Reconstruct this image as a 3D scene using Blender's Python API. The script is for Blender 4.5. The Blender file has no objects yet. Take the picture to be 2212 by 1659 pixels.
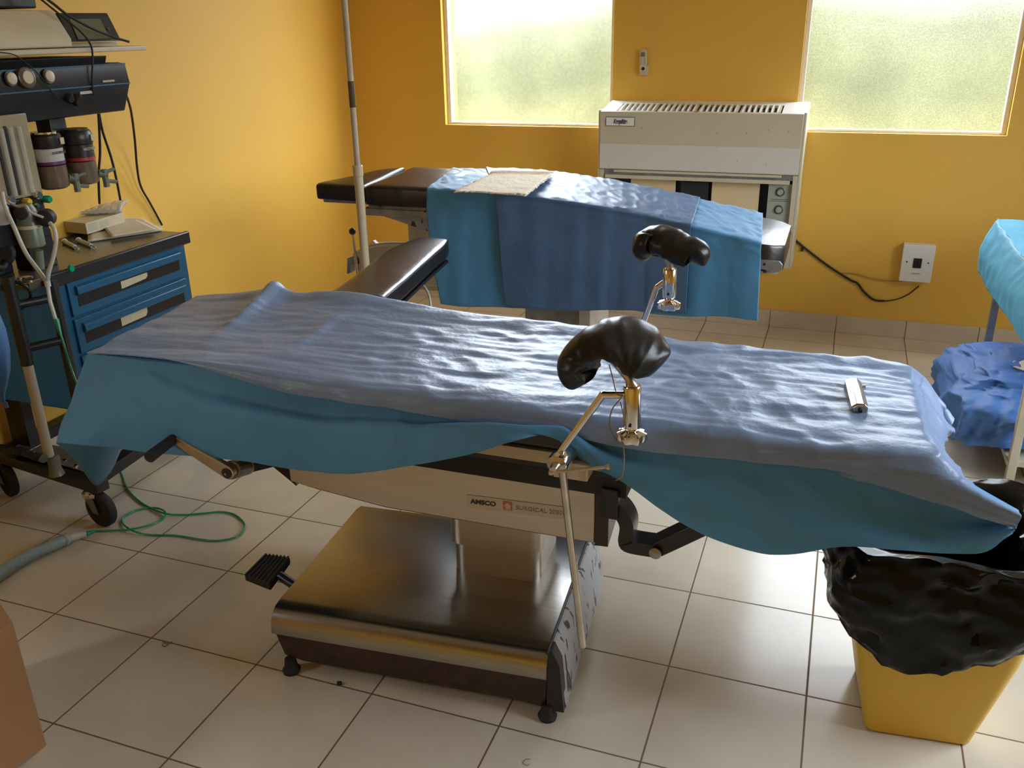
import bpy, bmesh, math, random
from mathutils import Vector, Matrix, noise
random.seed(7)
V = Vector
C = bpy.context.scene
COL = C.collection
# ------------------------------------------------------------------ camera
FPX = 1915.88
YAW, PITCH, ROLL = -0.35433, -0.38318, -0.01806
CP = V((1.6008, -1.1662, 1.5074))
fw = V((math.sin(YAW)*math.cos(PITCH), math.cos(YAW)*math.cos(PITCH), math.sin(PITCH)))
r0 = V((math.cos(YAW), -math.sin(YAW), 0)); u0 = r0.cross(fw)
RT = math.cos(ROLL)*r0 + math.sin(ROLL)*u0
UP = -math.sin(ROLL)*r0 + math.cos(ROLL)*u0
cam = bpy.data.cameras.new('camera'); cam.sensor_width = 36; cam.sensor_fit = 'HORIZONTAL'
cam.lens = 36*FPX/2212; cam.clip_start = 0.02
co = bpy.data.objects.new('camera', cam); COL.objects.link(co)
M = Matrix.Identity(4)
for i in range(3):
    M[i][0] = RT[i]; M[i][1] = UP[i]; M[i][2] = -fw[i]; M[i][3] = CP[i]
co.matrix_world = M
C.camera = co
def U(px, py, ax, val):
    """place a measured spot of the photograph on a plane of the room"""
    d = (px-1106)/FPX*RT - (py-829.5)/FPX*UP + fw
    k = 'xyz'.index(ax)
    return CP + d*((val-CP[k])/d[k])
# ------------------------------------------------------------------ view, world
C.view_settings.view_transform = 'Standard'; C.view_settings.look = 'None'
C.view_settings.gamma = 1.0; C.view_settings.use_curve_mapping = False
C.view_settings.exposure = -0.06
WORLD_STRENGTH = 1.0
w = bpy.data.worlds.new('outdoors'); C.world = w; w.use_nodes = True
nt = w.node_tree; nt.nodes.clear()
out = nt.nodes.new('ShaderNodeOutputWorld'); bg = nt.nodes.new('ShaderNodeBackground')
tc = nt.nodes.new('ShaderNodeTexCoord'); sep = nt.nodes.new('ShaderNodeSeparateXYZ')
nz = nt.nodes.new('ShaderNodeTexNoise'); nz.inputs['Scale'].default_value = 3.0; nz.inputs['Detail'].default_value = 0.3
mul = nt.nodes.new('ShaderNodeMath'); mul.operation = 'MULTIPLY_ADD'
mul.inputs[1].default_value = 0.12; mul.inputs[2].default_value = -0.06
add = nt.nodes.new('ShaderNodeMath'); add.operation = 'ADD'
mr = nt.nodes.new('ShaderNodeMapRange'); mr.inputs['From Min'].default_value = -0.2; mr.inputs['From Max'].default_value = 0.5
rp = nt.nodes.new('ShaderNodeValToRGB'); e = rp.color_ramp.elements
e[0].position = 0.0; e[0].color = (0.75, 0.70, 0.36, 1)
e[1].position = 1.0; e[1].color = (18, 20, 22.5, 1)
for p, c in ((0.14, (0.96, 0.95, 0.36)), (0.195, (0.60, 0.67, 0.30)), (0.24, (0.72, 0.80, 0.40)), (0.29, (0.95, 1.02, 0.66)), (0.36, (2.2, 2.4, 2.4)), (0.50, (13.5, 15, 16.8))):
    x = e.new(p); x.color = (*c, 1)
L = nt.links.new
L(tc.outputs['Generated'], sep.inputs[0]); L(tc.outputs['Generated'], nz.inputs['Vector'])
L(nz.outputs['Fac'], mul.inputs[0]); L(sep.outputs['Z'], add.inputs[0]); L(mul.outputs[0], add.inputs[1])
L(add.outputs[0], mr.inputs['Value']); L(mr.outputs[0], rp.inputs[0]); L(rp.outputs[0], bg.inputs['Color'])
# sky dimmed by hand beyond the right-hand window to weaken its reflection on drapes
rx = nt.nodes.new('ShaderNodeMapRange'); rx.inputs['From Min'].default_value = -1; rx.inputs['From Max'].default_value = 1
rr = nt.nodes.new('ShaderNodeValToRGB'); q = rr.color_ramp.elements; q[0].position = 0.36; q[0].color = (1.35,)*3+(1,); q[1].position = 0.86; q[1].color = (1.1,)*3+(1,)
for p, v in ((0.46, .62), (0.66, .62)): x = q.new(p); x.color = (v, v, v, 1)
rz = nt.nodes.new('ShaderNodeMapRange'); rz.inputs['From Min'].default_value = .14; rz.inputs['From Max'].default_value = .30
mm = nt.nodes.new('ShaderNodeMix'); mm.data_type = 'FLOAT'; mm.inputs['A'].default_value = 1.0
L(sep.outputs['X'], rx.inputs['Value']); L(rx.outputs[0], rr.inputs[0]); L(sep.outputs['Z'], rz.inputs['Value'])
L(rz.outputs[0], mm.inputs['Factor']); L(rr.outputs[0], mm.inputs['B'])
ms = nt.nodes.new('ShaderNodeMath'); ms.operation = 'MULTIPLY'; ms.inputs[1].default_value = WORLD_STRENGTH
L(mm.outputs['Result'], ms.inputs[0]); L(ms.outputs[0], bg.inputs['Strength']); L(bg.outputs[0], out.inputs['Surface'])
w.cycles.sampling_method = 'MANUAL'; w.cycles.sample_map_resolution = 512
C.cycles.max_bounces = 10; C.cycles.diffuse_bounces = 7; C.cycles.transparent_max_bounces = 16
C.cycles.sample_clamp_indirect = 6.0
# room measures (metres)
T = 0.333
YB, XL, XR, YF, ZC = 3.533, -1.10, 3.60, -2.60, 3.0
WIN = [(-0.505, 0.445), (1.365, 2.295)]; SILL, HEAD = 1.005, 2.45
RW = (0.2, 2.0, 0.95, 2.4)        # unseen window added in the right wall to light the left wall
LW_ = (-1.45, -0.85, 1.1, 1.8)    # window in the left wall, behind the viewer's left shoulder
def portal(loc, rot, sx, sy):
    l = bpy.data.lights.new('window_portal', 'AREA'); l.shape = 'RECTANGLE'; l.size = sx; l.size_y = sy
    l.cycles.is_portal = True
    o = bpy.data.objects.new('window_portal', l); o.location = loc; o.rotation_euler = rot; COL.objects.link(o)
for a, b in WIN: portal(((a+b)/2, YB+0.16, (SILL+HEAD)/2), (-math.pi/2, 0, 0), b-a, HEAD-SILL)
portal((XR+0.16, (RW[0]+RW[1])/2, (RW[2]+RW[3])/2), (0, math.pi/2, 0), RW[3]-RW[2], RW[1]-RW[0])
portal((XL-.16, (LW_[0]+LW_[1])/2, (LW_[2]+LW_[3])/2), (0, -math.pi/2, 0), LW_[3]-LW_[2], LW_[1]-LW_[0])

# ------------------------------------------------------------------ materials
def mat(name, col, rough=0.5, metal=0.0, noise_s=None, noise_a=0.15, bump=0.0, bump_s=60, spec=0.5, stretch=None, coat=0, col2=None, alpha=1, trans=0, sheen=0, subs=0):
    m = bpy.data.materials.new(name); m.use_nodes = True; n = m.node_tree.nodes; l = m.node_tree.links.new
    b = n['Principled BSDF']
    b.inputs['Base Color'].default_value = (*col, 1); b.inputs['Roughness'].default_value = rough
    b.inputs['Metallic'].default_value = metal; b.inputs['Specular IOR Level'].default_value = spec
    b.inputs['Coat Weight'].default_value = coat; b.inputs['Alpha'].default_value = alpha
    b.inputs['Transmission Weight'].default_value = trans; b.inputs['Sheen Weight'].default_value = sheen
    if noise_s or bump:
        t = n.new('ShaderNodeTexCoord'); mp = n.new('ShaderNodeMapping'); l(t.outputs['Object'], mp.inputs[0])
        if stretch: mp.inputs['Scale'].default_value = stretch
    if noise_s:
        a = n.new('ShaderNodeTexNoise'); a.inputs['Scale'].default_value = noise_s; a.inputs['Detail'].default_value = 5
        l(mp.outputs[0], a.inputs['Vector'])
        r = n.new('ShaderNodeValToRGB'); r.color_ramp.elements[0].position = .35; r.color_ramp.elements[1].position = .68
        c2 = col2 or tuple(c*(1-noise_a) for c in col)
        r.color_ramp.elements[0].color = (*c2, 1); r.color_ramp.elements[1].color = (*col, 1)
        l(a.outputs['Fac'], r.inputs[0]); l(r.outputs[0], b.inputs['Base Color'])
    if bump:
        a = n.new('ShaderNodeTexNoise'); a.inputs['Scale'].default_value = bump_s; a.inputs['Detail'].default_value = 4
        l(mp.outputs[0], a.inputs['Vector'])
        bp = n.new('ShaderNodeBump'); bp.inputs['Strength'].default_value = bump; bp.inputs['Distance'].default_value = 0.01
        l(a.outputs['Fac'], bp.inputs['Height']); l(bp.outputs[0], b.inputs['Normal'])
    return m
MT = {}
MT['wall'] = mat('ochre_paint', (0.76, 0.45, 0.065), 0.55, noise_s=2.2, noise_a=0.05, bump=0.04, bump_s=45)
MT['ceil'] = mat('ceiling_paint', (0.82, 0.82, 0.80), 0.8, bump=0.05)
MT['skirt'] = mat('skirting_tile', (0.62, 0.52, 0.38), 0.3, noise_s=6, noise_a=0.15)
MT['white'] = mat('white_paint', (0.75, 0.74, 0.70), 0.35)
MT['vinyl'] = mat('black_vinyl', (0.014, 0.011, 0.010), 0.29, bump=0.06, bump_s=90, spec=0.6, noise_s=7, noise_a=.3)
MT['vinyl2'] = mat('dark_vinyl', (0.013, 0.012, 0.010), 0.34, bump=0.08, bump_s=45, spec=0.35)
MT['black'] = mat('black_paint', (0.012, 0.012, 0.013), 0.35)
MT['blackm'] = mat('black_rubber', (0.013, 0.013, 0.014), 0.7)
MT['navy'] = mat('navy_enamel', (0.010, 0.014, 0.022), 0.35, noise_s=9, noise_a=.2)
MT['steel'] = mat('brushed_steel', (0.34, 0.33, 0.31), 0.24, 1.0, bump=0.012, bump_s=120, stretch=(2, 40, 40), noise_s=4, noise_a=.12)
MT['steelf'] = mat('satin_steel', (0.58, 0.52, 0.43), 0.38, 0.9, noise_s=3, noise_a=.1, stretch=(1, 8, 8))
MT['chrome'] = mat('chrome', (0.74, 0.71, 0.66), 0.12, 1.0)
MT['rod'] = mat('dull_nickel', (0.60, 0.54, 0.45), 0.28, 1.0, noise_s=25, noise_a=.2)
MT['grey'] = mat('grey_metal', (0.33, 0.33, 0.32), 0.4, 0.5, noise_s=14, noise_a=.4)
MT['chip'] = mat('chipped_grey_paint', (0.36, 0.37, 0.38), 0.5, noise_s=34, col2=(0.05, 0.025, 0.015), stretch=(1, 1.3, .5))
_r = [n for n in MT['chip'].node_tree.nodes if n.type == 'VALTORGB'][0].color_ramp.elements; _r[0].position = .385; _r[1].position = .42
MT['rust'] = mat('brown_chassis', (0.05, 0.024, 0.014), 0.45, noise_s=30, noise_a=.5)
MT['blue'] = mat('blue_enamel', (0.012, 0.10, 0.20), 0.35, noise_s=5, noise_a=.12)
MT['blues'] = mat('bright_blue_enamel', (0.02, 0.24, 0.95), 0.4)
MT['band'] = mat('pale_grey_enamel', (0.60, 0.58, 0.52), 0.4)
MT['smoke'] = mat('brownish_panel', (0.34, 0.28, 0.18), 0.3, noise_s=12, noise_a=.25)
MT['cream'] = mat('cream_plastic', (0.55, 0.48, 0.32), 0.45, noise_s=8, noise_a=.08)
MT['ivory'] = mat('ivory_plastic', (0.55, 0.49, 0.36), 0.4, noise_s=6, noise_a=.05)
MT['beige'] = mat('beige_enamel', (0.50, 0.45, 0.35), 0.4, noise_s=12, noise_a=.15)
MT['brownTop'] = mat('dull_brown_top', (0.10, 0.075, 0.05), 0.25, noise_s=10, noise_a=.3)
MT['filter'] = mat('cream_filter', (0.66, 0.52, 0.30), 0.9, bump=.2, bump_s=90)
MT['dark'] = mat('dark_cavity', (0.02, 0.02, 0.022), 0.6, noise_s=30, noise_a=.5)
MT['greenpanel'] = mat('grey_green_panel', (0.30, 0.34, 0.27), 0.5)
MT['yellow'] = mat('yellow_plastic', (0.66, 0.42, 0.02), 0.38, noise_s=3, noise_a=.05)
MT['bag'] = mat('black_bag_film', (0.005, 0.005, 0.005), 0.13, bump=0.25, bump_s=10, spec=.18)
MT['carton'] = mat('tan_cardboard', (0.36, 0.19, 0.08), 0.7, noise_s=5, noise_a=.12, bump=.1, bump_s=80)
MT['paper'] = mat('off_white_paper', (0.68, 0.60, 0.45), 0.8, noise_s=8, noise_a=.1)
MT['towel'] = mat('cream_cotton', (0.90, 0.82, 0.66), 0.95, bump=.4, bump_s=70, noise_s=6, noise_a=.08)
MT['teal'] = mat('teal_drape_cloth', (0.075, 0.27, 0.50), 0.62, bump=.12, bump_s=110, noise_s=2.5, noise_a=.15, spec=.35, sheen=.1)
MT['violet'] = mat('violet_blue_drape_cloth', (0.185, 0.275, 0.45), 0.38, bump=.12, bump_s=90, noise_s=3, noise_a=.10, spec=.5)
MT['bluec'] = mat('blue_drape_cloth', (0.07, 0.145, 0.28), 0.48, bump=.12, bump_s=100, noise_s=3, noise_a=.12, spec=.45)
MT['cyan'] = mat('cyan_drape_cloth', (0.07, 0.38, 0.58), 0.6, bump=.15, bump_s=40, noise_s=3, noise_a=.12)
MT['royal'] = mat('royal_blue_wrap', (0.06, 0.18, 0.50), 0.6, bump=.15, bump_s=40, noise_s=3, noise_a=.2)
MT['bagblue'] = mat('blue_rubber_bag', (0.05, 0.14, 0.30), 0.4)
MT['green'] = mat('green_tubing', (0.0, 0.28, 0.13), 0.25, coat=.4)
MT['clear'] = mat('clear_tubing', (0.62, 0.66, 0.62), 0.2, alpha=.38)
MT['pedal'] = mat('worn_rubber', (0.045, 0.045, 0.038), 0.6)
MT['cuff'] = mat('milky_plastic', (0.55, 0.56, 0.50), 0.3, alpha=.85)
MT['hoseblue'] = mat('blue_hose', (0.12, 0.38, 0.52), 0.35)
MT['amber'] = mat('smoked_glass', (0.16, 0.11, 0.08), 0.15, noise_s=10, noise_a=.2)
MT['red'] = mat('red_band', (0.38, 0.02, 0.02), 0.4)
MT['purple'] = mat('purple_band', (0.13, 0.02, 0.12), 0.4)
MT['ink'] = mat('dark_ink', (0.03, 0.025, 0.03), 0.5)
MT['whiteink'] = mat('pale_ink', (0.55, 0.52, 0.42), 0.5)
MT['plum'] = mat('plum_ink', (0.09, 0.05, 0.09), 0.5)
MT['redlogo'] = mat('faded_red_ink', (0.50, 0.12, 0.10), 0.5)
MT['screen'] = mat('dim_screen', (0.13, 0.135, 0.08), 0.2)
MT['cord'] = mat('brown_string', (0.30, 0.19, 0.10), 0.9)
MT['plate'] = mat('name_plate', (0.50, 0.43, 0.34), 0.35, 0.6)
MT['poly'] = mat('cloudy_film', (0.62, 0.62, 0.60), 0.25, alpha=.75, bump=.6, bump_s=40)
MT['sage'] = mat('sage_canister', (0.13, 0.155, 0.11), 0.35)
MT['stain'] = mat('rust_stain', (0.22, 0.11, 0.03), 0.9, noise_s=20, noise_a=.3, alpha=.5)

def floor_mat():
    m = bpy.data.materials.new('glazed_floor_tile'); m.use_nodes = True; n = m.node_tree.nodes; l = m.node_tree.links.new
    b = n['Principled BSDF']; b.inputs['Specular IOR Level'].default_value = .5
    t = n.new('ShaderNodeTexCoord'); sp = n.new('ShaderNodeSeparateXYZ'); l(t.outputs['Object'], sp.inputs[0])
    d = []; fl = []
    for ax in 'XY':
        a = n.new('ShaderNodeMath'); a.operation = 'DIVIDE'; a.inputs[1].default_value = T; l(sp.outputs[ax], a.inputs[0])
        r = n.new('ShaderNodeMath'); r.operation = 'ROUND'; l(a.outputs[0], r.inputs[0])
        s = n.new('ShaderNodeMath'); s.operation = 'SUBTRACT'; l(a.outputs[0], s.inputs[0]); l(r.outputs[0], s.inputs[1])
        q = n.new('ShaderNodeMath'); q.operation = 'ABSOLUTE'; l(s.outputs[0], q.inputs[0]); d.append(q)
        f = n.new('ShaderNodeMath'); f.operation = 'FLOOR'; l(a.outputs[0], f.inputs[0]); fl.append(f)
    mi = n.new('ShaderNodeMath'); mi.operation = 'MINIMUM'; l(d[0].outputs[0], mi.inputs[0]); l(d[1].outputs[0], mi.inputs[1])
    g = n.new('ShaderNodeMapRange'); g.inputs['From Min'].default_value = .0045; g.inputs['From Max'].default_value = .0085
    l(mi.outputs[0], g.inputs['Value'])
    cb = n.new('ShaderNodeCombineXYZ'); l(fl[0].outputs[0], cb.inputs[0]); l(fl[1].outputs[0], cb.inputs[1])
    wn = n.new('ShaderNodeTexWhiteNoise'); l(cb.outputs[0], wn.inputs['Vector'])
    ns = n.new('ShaderNodeTexNoise'); ns.inputs['Scale'].default_value = 3.5; ns.inputs['Detail'].default_value = 5; l(t.outputs['Object'], ns.inputs['Vector'])
    rp = n.new('ShaderNodeValToRGB'); rp.color_ramp.elements[0].color = (.56, .51, .42, 1); rp.color_ramp.elements[1].color = (.68, .63, .53, 1)
    rp.color_ramp.elements[0].position = .3; rp.color_ramp.elements[1].position = .7; l(ns.outputs['Fac'], rp.inputs[0])
    hv = n.new('ShaderNodeHueSaturation'); l(rp.outputs[0], hv.inputs['Color'])
    vr = n.new('ShaderNodeMapRange'); vr.inputs['To Min'].default_value = .95; vr.inputs['To Max'].default_value = 1.05
    l(wn.outputs['Value'], vr.inputs['Value']); l(vr.outputs[0], hv.inputs['Value'])
    mx = n.new('ShaderNodeMix'); mx.data_type = 'RGBA'; l(g.outputs[0], mx.inputs['Factor'])
    mx.inputs['A'].default_value = (.16, .105, .055, 1); l(hv.outputs[0], mx.inputs['B']); l(mx.outputs['Result'], b.inputs['Base Color'])
    rr = n.new('ShaderNodeMapRange'); rr.inputs['To Min'].default_value = .7; rr.inputs['To Max'].default_value = .19
    l(g.outputs[0], rr.inputs['Value']); l(rr.outputs[0], b.inputs['Roughness'])
    bp = n.new('ShaderNodeBump'); bp.inputs['Strength'].default_value = .4; bp.inputs['Distance'].default_value = .002
    l(g.outputs[0], bp.inputs['Height']); l(bp.outputs[0], b.inputs['Normal'])
    return m
MT['floor'] = floor_mat()
def glass_mat(name, scale, lo, hi, tr):
    """frosted window glass: light passes partly straight, partly scattered"""
    m = bpy.data.materials.new(name); m.use_nodes = True; n = m.node_tree.nodes; l = m.node_tree.links.new; n.clear()
    o = n.new('ShaderNodeOutputMaterial'); tp = n.new('ShaderNodeBsdfTransparent'); tl = n.new('ShaderNodeBsdfTranslucent')
    gl = n.new('ShaderNodeBsdfGlossy'); gl.inputs['Roughness'].default_value = .25
    tc = n.new('ShaderNodeTexCoord'); ns = n.new('ShaderNodeTexNoise'); ns.inputs['Scale'].default_value = scale
    ns.inputs['Detail'].default_value = 3; l(tc.outputs['Object'], ns.inputs['Vector'])
    n2 = n.new('ShaderNodeTexNoise'); n2.inputs['Scale'].default_value = 2.6; n2.inputs['Detail'].default_value = 4; l(tc.outputs['Object'], n2.inputs['Vector'])
    r = n.new('ShaderNodeMapRange'); r.inputs['From Min'].default_value = .35; r.inputs['From Max'].default_value = .65
    r.inputs['To Min'].default_value = lo; r.inputs['To Max'].default_value = hi; l(ns.outputs['Fac'], r.inputs['Value'])
    r2 = n.new('ShaderNodeMapRange'); r2.inputs['From Min'].default_value = .3; r2.inputs['From Max'].default_value = .7
    r2.inputs['To Min'].default_value = .82; r2.inputs['To Max'].default_value = 1.05; l(n2.outputs['Fac'], r2.inputs['Value'])
    mu = n.new('ShaderNodeMath'); mu.operation = 'MULTIPLY'; l(r.outputs[0], mu.inputs[0]); l(r2.outputs[0], mu.inputs[1])
    cb = n.new('ShaderNodeCombineColor'); [l(mu.outputs[0], cb.inputs[i]) for i in range(3)]
    l(cb.outputs[0], tp.inputs['Color'])
    tl.inputs['Color'].default_value = (.90, .90, .62, 1)
    a = n.new('ShaderNodeMixShader'); a.inputs[0].default_value = tr; l(tl.outputs[0], a.inputs[1]); l(tp.outputs[0], a.inputs[2])
    c = n.new('ShaderNodeMixShader'); c.inputs[0].default_value = .05; l(a.outputs[0], c.inputs[1]); l(gl.outputs[0], c.inputs[2])
    l(c.outputs[0], o.inputs['Surface'])
    return m
MT['glassA'] = glass_mat('frosted_glass', 60, .93, 1.0, .965)
MT['glassB'] = glass_mat('patterned_glass', 150, .78, 1.0, .965)

# ------------------------------------------------------------------ mesh helpers
class MB:
    def __init__(s): s.v = []; s.f = []
    def box(s, c, d, R=None):
        c = V(c); n = len(s.v)
        for x in (-.5, .5):
            for y in (-.5, .5):
                for z in (-.5, .5):
                    p = V((x*d[0], y*d[1], z*d[2])); p = R @ p if R is not None else p; s.v.append(c+p)
        s.f += [tuple(n+i for i in q) for q in ((0, 1, 3, 2), (4, 6, 7, 5), (0, 4, 5, 1), (2, 3, 7, 6), (0, 2, 6, 4), (1, 5, 7, 3))]
        return s
    def bb(s, a, b):
        return s.box([(a[i]+b[i])/2 for i in range(3)], [abs(b[i]-a[i]) for i in range(3)])
    def prism(s, pts, vec):
        n = len(s.v); k = len(pts); vec = V(vec); s.v += [V(p) for p in pts]+[V(p)+vec for p in pts]
        s.f.append(tuple(n+i for i in range(k))[::-1]); s.f.append(tuple(n+k+i for i in range(k)))
        for i in range(k): j = (i+1) % k; s.f.append((n+i, n+j, n+k+j, n+k+i))
        return s
    def grid(s, P, closed_u=False, closed_v=False):
        n = len(s.v); a = len(P); b = len(P[0])
        for r in P: s.v += [V(p) for p in r]
        for i in range(a if closed_u else a-1):
            for j in range(b if closed_v else b-1):
                i2 = (i+1) % a; j2 = (j+1) % b
                s.f.append((n+i*b+j, n+i2*b+j, n+i2*b+j2, n+i*b+j2))
        return s
    def tube(s, pts, r, n=12, caps=True, closed=False):
        pts = [V(p) for p in pts]; k = len(pts); rr = r if isinstance(r, (list, tuple)) else [r]*k
        tang = []
        for i in range(k):
            if closed: t = pts[(i+1) % k]-pts[i-1]
            else: t = pts[min(i+1, k-1)]-pts[max(i-1, 0)]
            tang.append(t.normalized())
        u = tang[0].orthogonal().normalized(); rings = []
        for i in range(k):
            u = (u-tang[i]*u.dot(tang[i])).normalized(); w_ = tang[i].cross(u)
            rings.append([pts[i]+rr[i]*(math.cos(2*math.pi*j/n)*u+math.sin(2*math.pi*j/n)*w_) for j in range(n)])
        st = len(s.v); s.grid(rings, closed_u=closed, closed_v=True)
        if caps and not closed:
            s.f.append(tuple(st+j for j in range(n))[::-1]); s.f.append(tuple(st+(k-1)*n+j for j in range(n)))
        return s
    def lathe(s, prof, o, ax=(0, 0, 1), n=24):
        ax = V(ax).normalized(); u = ax.orthogonal().normalized(); w_ = ax.cross(u); o = V(o); st = len(s.v)
        rings = [[o+ax*z+max(r, 1e-4)*(math.cos(2*math.pi*j/n)*u+math.sin(2*math.pi*j/n)*w_) for j in range(n)] for r, z in prof]
        s.grid(rings, closed_v=True)
        s.f.append(tuple(st+j for j in range(n))[::-1]); s.f.append(tuple(st+(len(prof)-1)*n+j for j in range(n)))
        return s
    def build(s, name, m, parent=None, bevel=0, seg=2, smooth=40, sub=0, solid=0, **kw):
        me = bpy.data.meshes.new(name); me.from_pydata([tuple(p) for p in s.v], [], s.f)
        bm = bmesh.new(); bm.from_mesh(me)
        if not solid: bmesh.ops.recalc_face_normals(bm, faces=bm.faces)
        bm.to_mesh(me); bm.free()
        me.materials.append(MT[m] if isinstance(m, str) else m); me.shade_smooth()
        if smooth < 180: me.set_sharp_from_angle(angle=math.radians(smooth))
        o = bpy.data.objects.new(name, me); COL.objects.link(o)
        if parent is not None:
            o.parent = parent
            o.matrix_parent_inverse = worldm(parent).inverted()
        if solid:
            q = o.modifiers.new('s', 'SOLIDIFY'); q.thickness = solid; q.offset = 0
        if bevel:
            q = o.modifiers.new('b', 'BEVEL'); q.width = bevel; q.segments = seg; q.limit_method = 'ANGLE'; q.angle_limit = math.radians(35)
            if seg > 2: q.harden_normals = False
        if sub: q = o.modifiers.new('ss', 'SUBSURF'); q.levels = sub; q.render_levels = sub
        for k, v in kw.items(): o[k] = v
        return o
def worldm(o):
    m = Matrix.Translation(o.location) @ o.rotation_euler.to_matrix().to_4x4()
    return (worldm(o.parent) @ o.matrix_parent_inverse @ m) if o.parent else m
def thing(name, label, cat, loc=(0, 0, 0), group=None):
    o = bpy.data.objects.new(name, None); o.location = loc; COL.objects.link(o); o.empty_display_size = .05
    o['label'] = label; o['category'] = cat
    if group: o['group'] = group
    return o
def tag(o, label, cat, group=None):
    o['label'] = label; o['category'] = cat
    if group: o['group'] = group
    return o
def struct(o): o['kind'] = 'structure'; return o
def spl(pts, n=8, closed=False):
    pts = [V(p) for p in pts]; k = len(pts); out = []
    g = (lambda i: pts[i % k]) if closed else (lambda i: pts[max(0, min(k-1, i))])
    for i in range(k if closed else k-1):
        a, b, c, d = g(i-1), g(i), g(i+1), g(i+2)
        for j in range(n):
            t = j/n
            out.append(.5*((2*b)+(-a+c)*t+(2*a-5*b+4*c-d)*t*t+(-a+3*b-3*c+d)*t**3))
    if not closed: out.append(pts[-1])
    return out
def resample(pts, n, closed=False):
    p = pts+[pts[0]] if closed else pts
    L_ = [0]
    for i in range(1, len(p)): L_.append(L_[-1]+(p[i]-p[i-1]).length)
    out = []; i = 0
    for j in range(n):
        s_ = L_[-1]*j/(n if closed else n-1)
        while i < len(p)-2 and L_[i+1] < s_: i += 1
        d = L_[i+1]-L_[i]; out.append(p[i].lerp(p[i+1], (s_-L_[i])/d if d > 1e-9 else 0))
    return out
def loft(rows, nc, nr, closed=False):
    """rows of curves -> smooth grid of nr steps between rows"""
    R_ = [resample(spl(r, 6, closed), nc, closed) for r in rows]
    cols = [spl([r[j] for r in R_], nr) for j in range(nc)]
    return [[cols[j][i] for j in range(nc)] for i in range(len(cols[0]))]
def wrinkle(P, fn):
    """push the grid along its normals by fn(point, i, j)"""
    a, b = len(P), len(P[0]); Q = []
    for i in range(a):
        r = []
        for j in range(b):
            du = P[min(i+1, a-1)][j]-P[max(i-1, 0)][j]; dv = P[i][min(j+1, b-1)]-P[i][max(j-1, 0)]
            n_ = du.cross(dv)
            n_ = n_.normalized() if n_.length > 1e-12 else V((0, 0, 1))
            if n_.z < 0 and abs(n_.z) > .35: n_ = -n_
            elif abs(n_.z) <= .35 and n_.y > 0: n_ = -n_
            r.append(P[i][j]+n_*fn(P[i][j], i, j))
        Q.append(r)
    return Q
def N(p, s=1.0): return noise.noise(V(p)*s)
def text(s, size, loc, R, m, parent, name='lettering', depth=.0006, width=None, offset=0, shear=0):
    cu = bpy.data.curves.new(name, 'FONT'); cu.body = s; cu.size = size; cu.extrude = depth; cu.align_x = 'LEFT'; cu.align_y = 'CENTER'; cu.offset = offset; cu.shear = shear
    t = bpy.data.objects.new(name, cu); COL.objects.link(t)
    bpy.context.view_layer.update()
    me = bpy.data.meshes.new_from_object(t.evaluated_get(bpy.context.evaluated_depsgraph_get()))
    bpy.data.objects.remove(t)
    xs = [v.co.x for v in me.vertices]; sx = width/(max(xs)-min(xs)) if width else 1
    for v in me.vertices: v.co = R @ V((v.co.x*sx, v.co.y, v.co.z)) + V(loc)
    me.materials.clear(); me.materials.append(MT[m])
    o = bpy.data.objects.new(name, me); COL.objects.link(o); o.parent = parent
    o.matrix_parent_inverse = worldm(parent).inverted()
    return o
def frameR(x, y):
    x = V(x).normalized(); y = V(y); y = (y-x*y.dot(x)).normalized(); z = x.cross(y)
    return Matrix((x, y, z)).transposed()
RZ = lambda a: Matrix.Rotation(a, 3, 'Z')

# ================================================================== ROOM
def wall_with_holes(name, axis, pos, thick, a0, a1, z0, z1, holes, m):
    mb = MB(); xs = sorted({a0, a1, *[h[0] for h in holes], *[h[1] for h in holes]}); zs = sorted({z0, z1, *[h[2] for h in holes], *[h[3] for h in holes]})
    for i in range(len(xs)-1):
        for j in range(len(zs)-1):
            cx, cz = (xs[i]+xs[i+1])/2, (zs[j]+zs[j+1])/2
            if any(h[0] < cx < h[1] and h[2] < cz < h[3] for h in holes): continue
            if axis == 'y': mb.bb((xs[i], pos, zs[j]), (xs[i+1], pos+thick, zs[j+1]))
            else: mb.bb((pos, xs[i], zs[j]), (pos+thick, xs[i+1], zs[j+1]))
    return struct(mb.build(name, m))
struct(MB().bb((XL-.2, YF-.2, -.1), (XR+.2, YB+.2, 0)).build('floor', 'floor'))
struct(MB().bb((XL-.2, YF-.2, ZC), (XR+.2, YB+.2, ZC+.1)).build('ceiling', 'ceil'))
wall_with_holes('wall_back', 'y', YB, .18, XL-.18, XR+.18, 0, ZC, [(a, b, SILL, HEAD) for a, b in WIN], 'wall')
wall_with_holes('wall_left', 'x', XL-.18, .18, YF, YB, 0, ZC, [LW_], 'wall')
wall_with_holes('wall_right', 'x', XR, .18, YF, YB, 0, ZC, [RW], 'wall')
struct(MB().bb((XL-.18, YF-.18, 0), (XR+.18, YF, ZC)).build('wall_front', 'wall'))
sk = MB(); x = XL
while x < XR-.01:
    x2 = min((math.floor(x/T+.001)+1)*T, XR); sk.bb((x+.0012, YB-.011, 0), (x2-.0012, YB, .092)); x = x2
struct(sk.build('baseboard_back', 'skirt', bevel=.002))
sk = MB(); y = YF
while y < YB-.02:
    y2 = min((math.floor(y/T+.001)+1)*T, YB-.012); sk.bb((XL, y+.0012, 0), (XL+.011, y2-.0012, .092)); y = y2
struct(sk.build('baseboard_left', 'skirt', bevel=.002))
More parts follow.
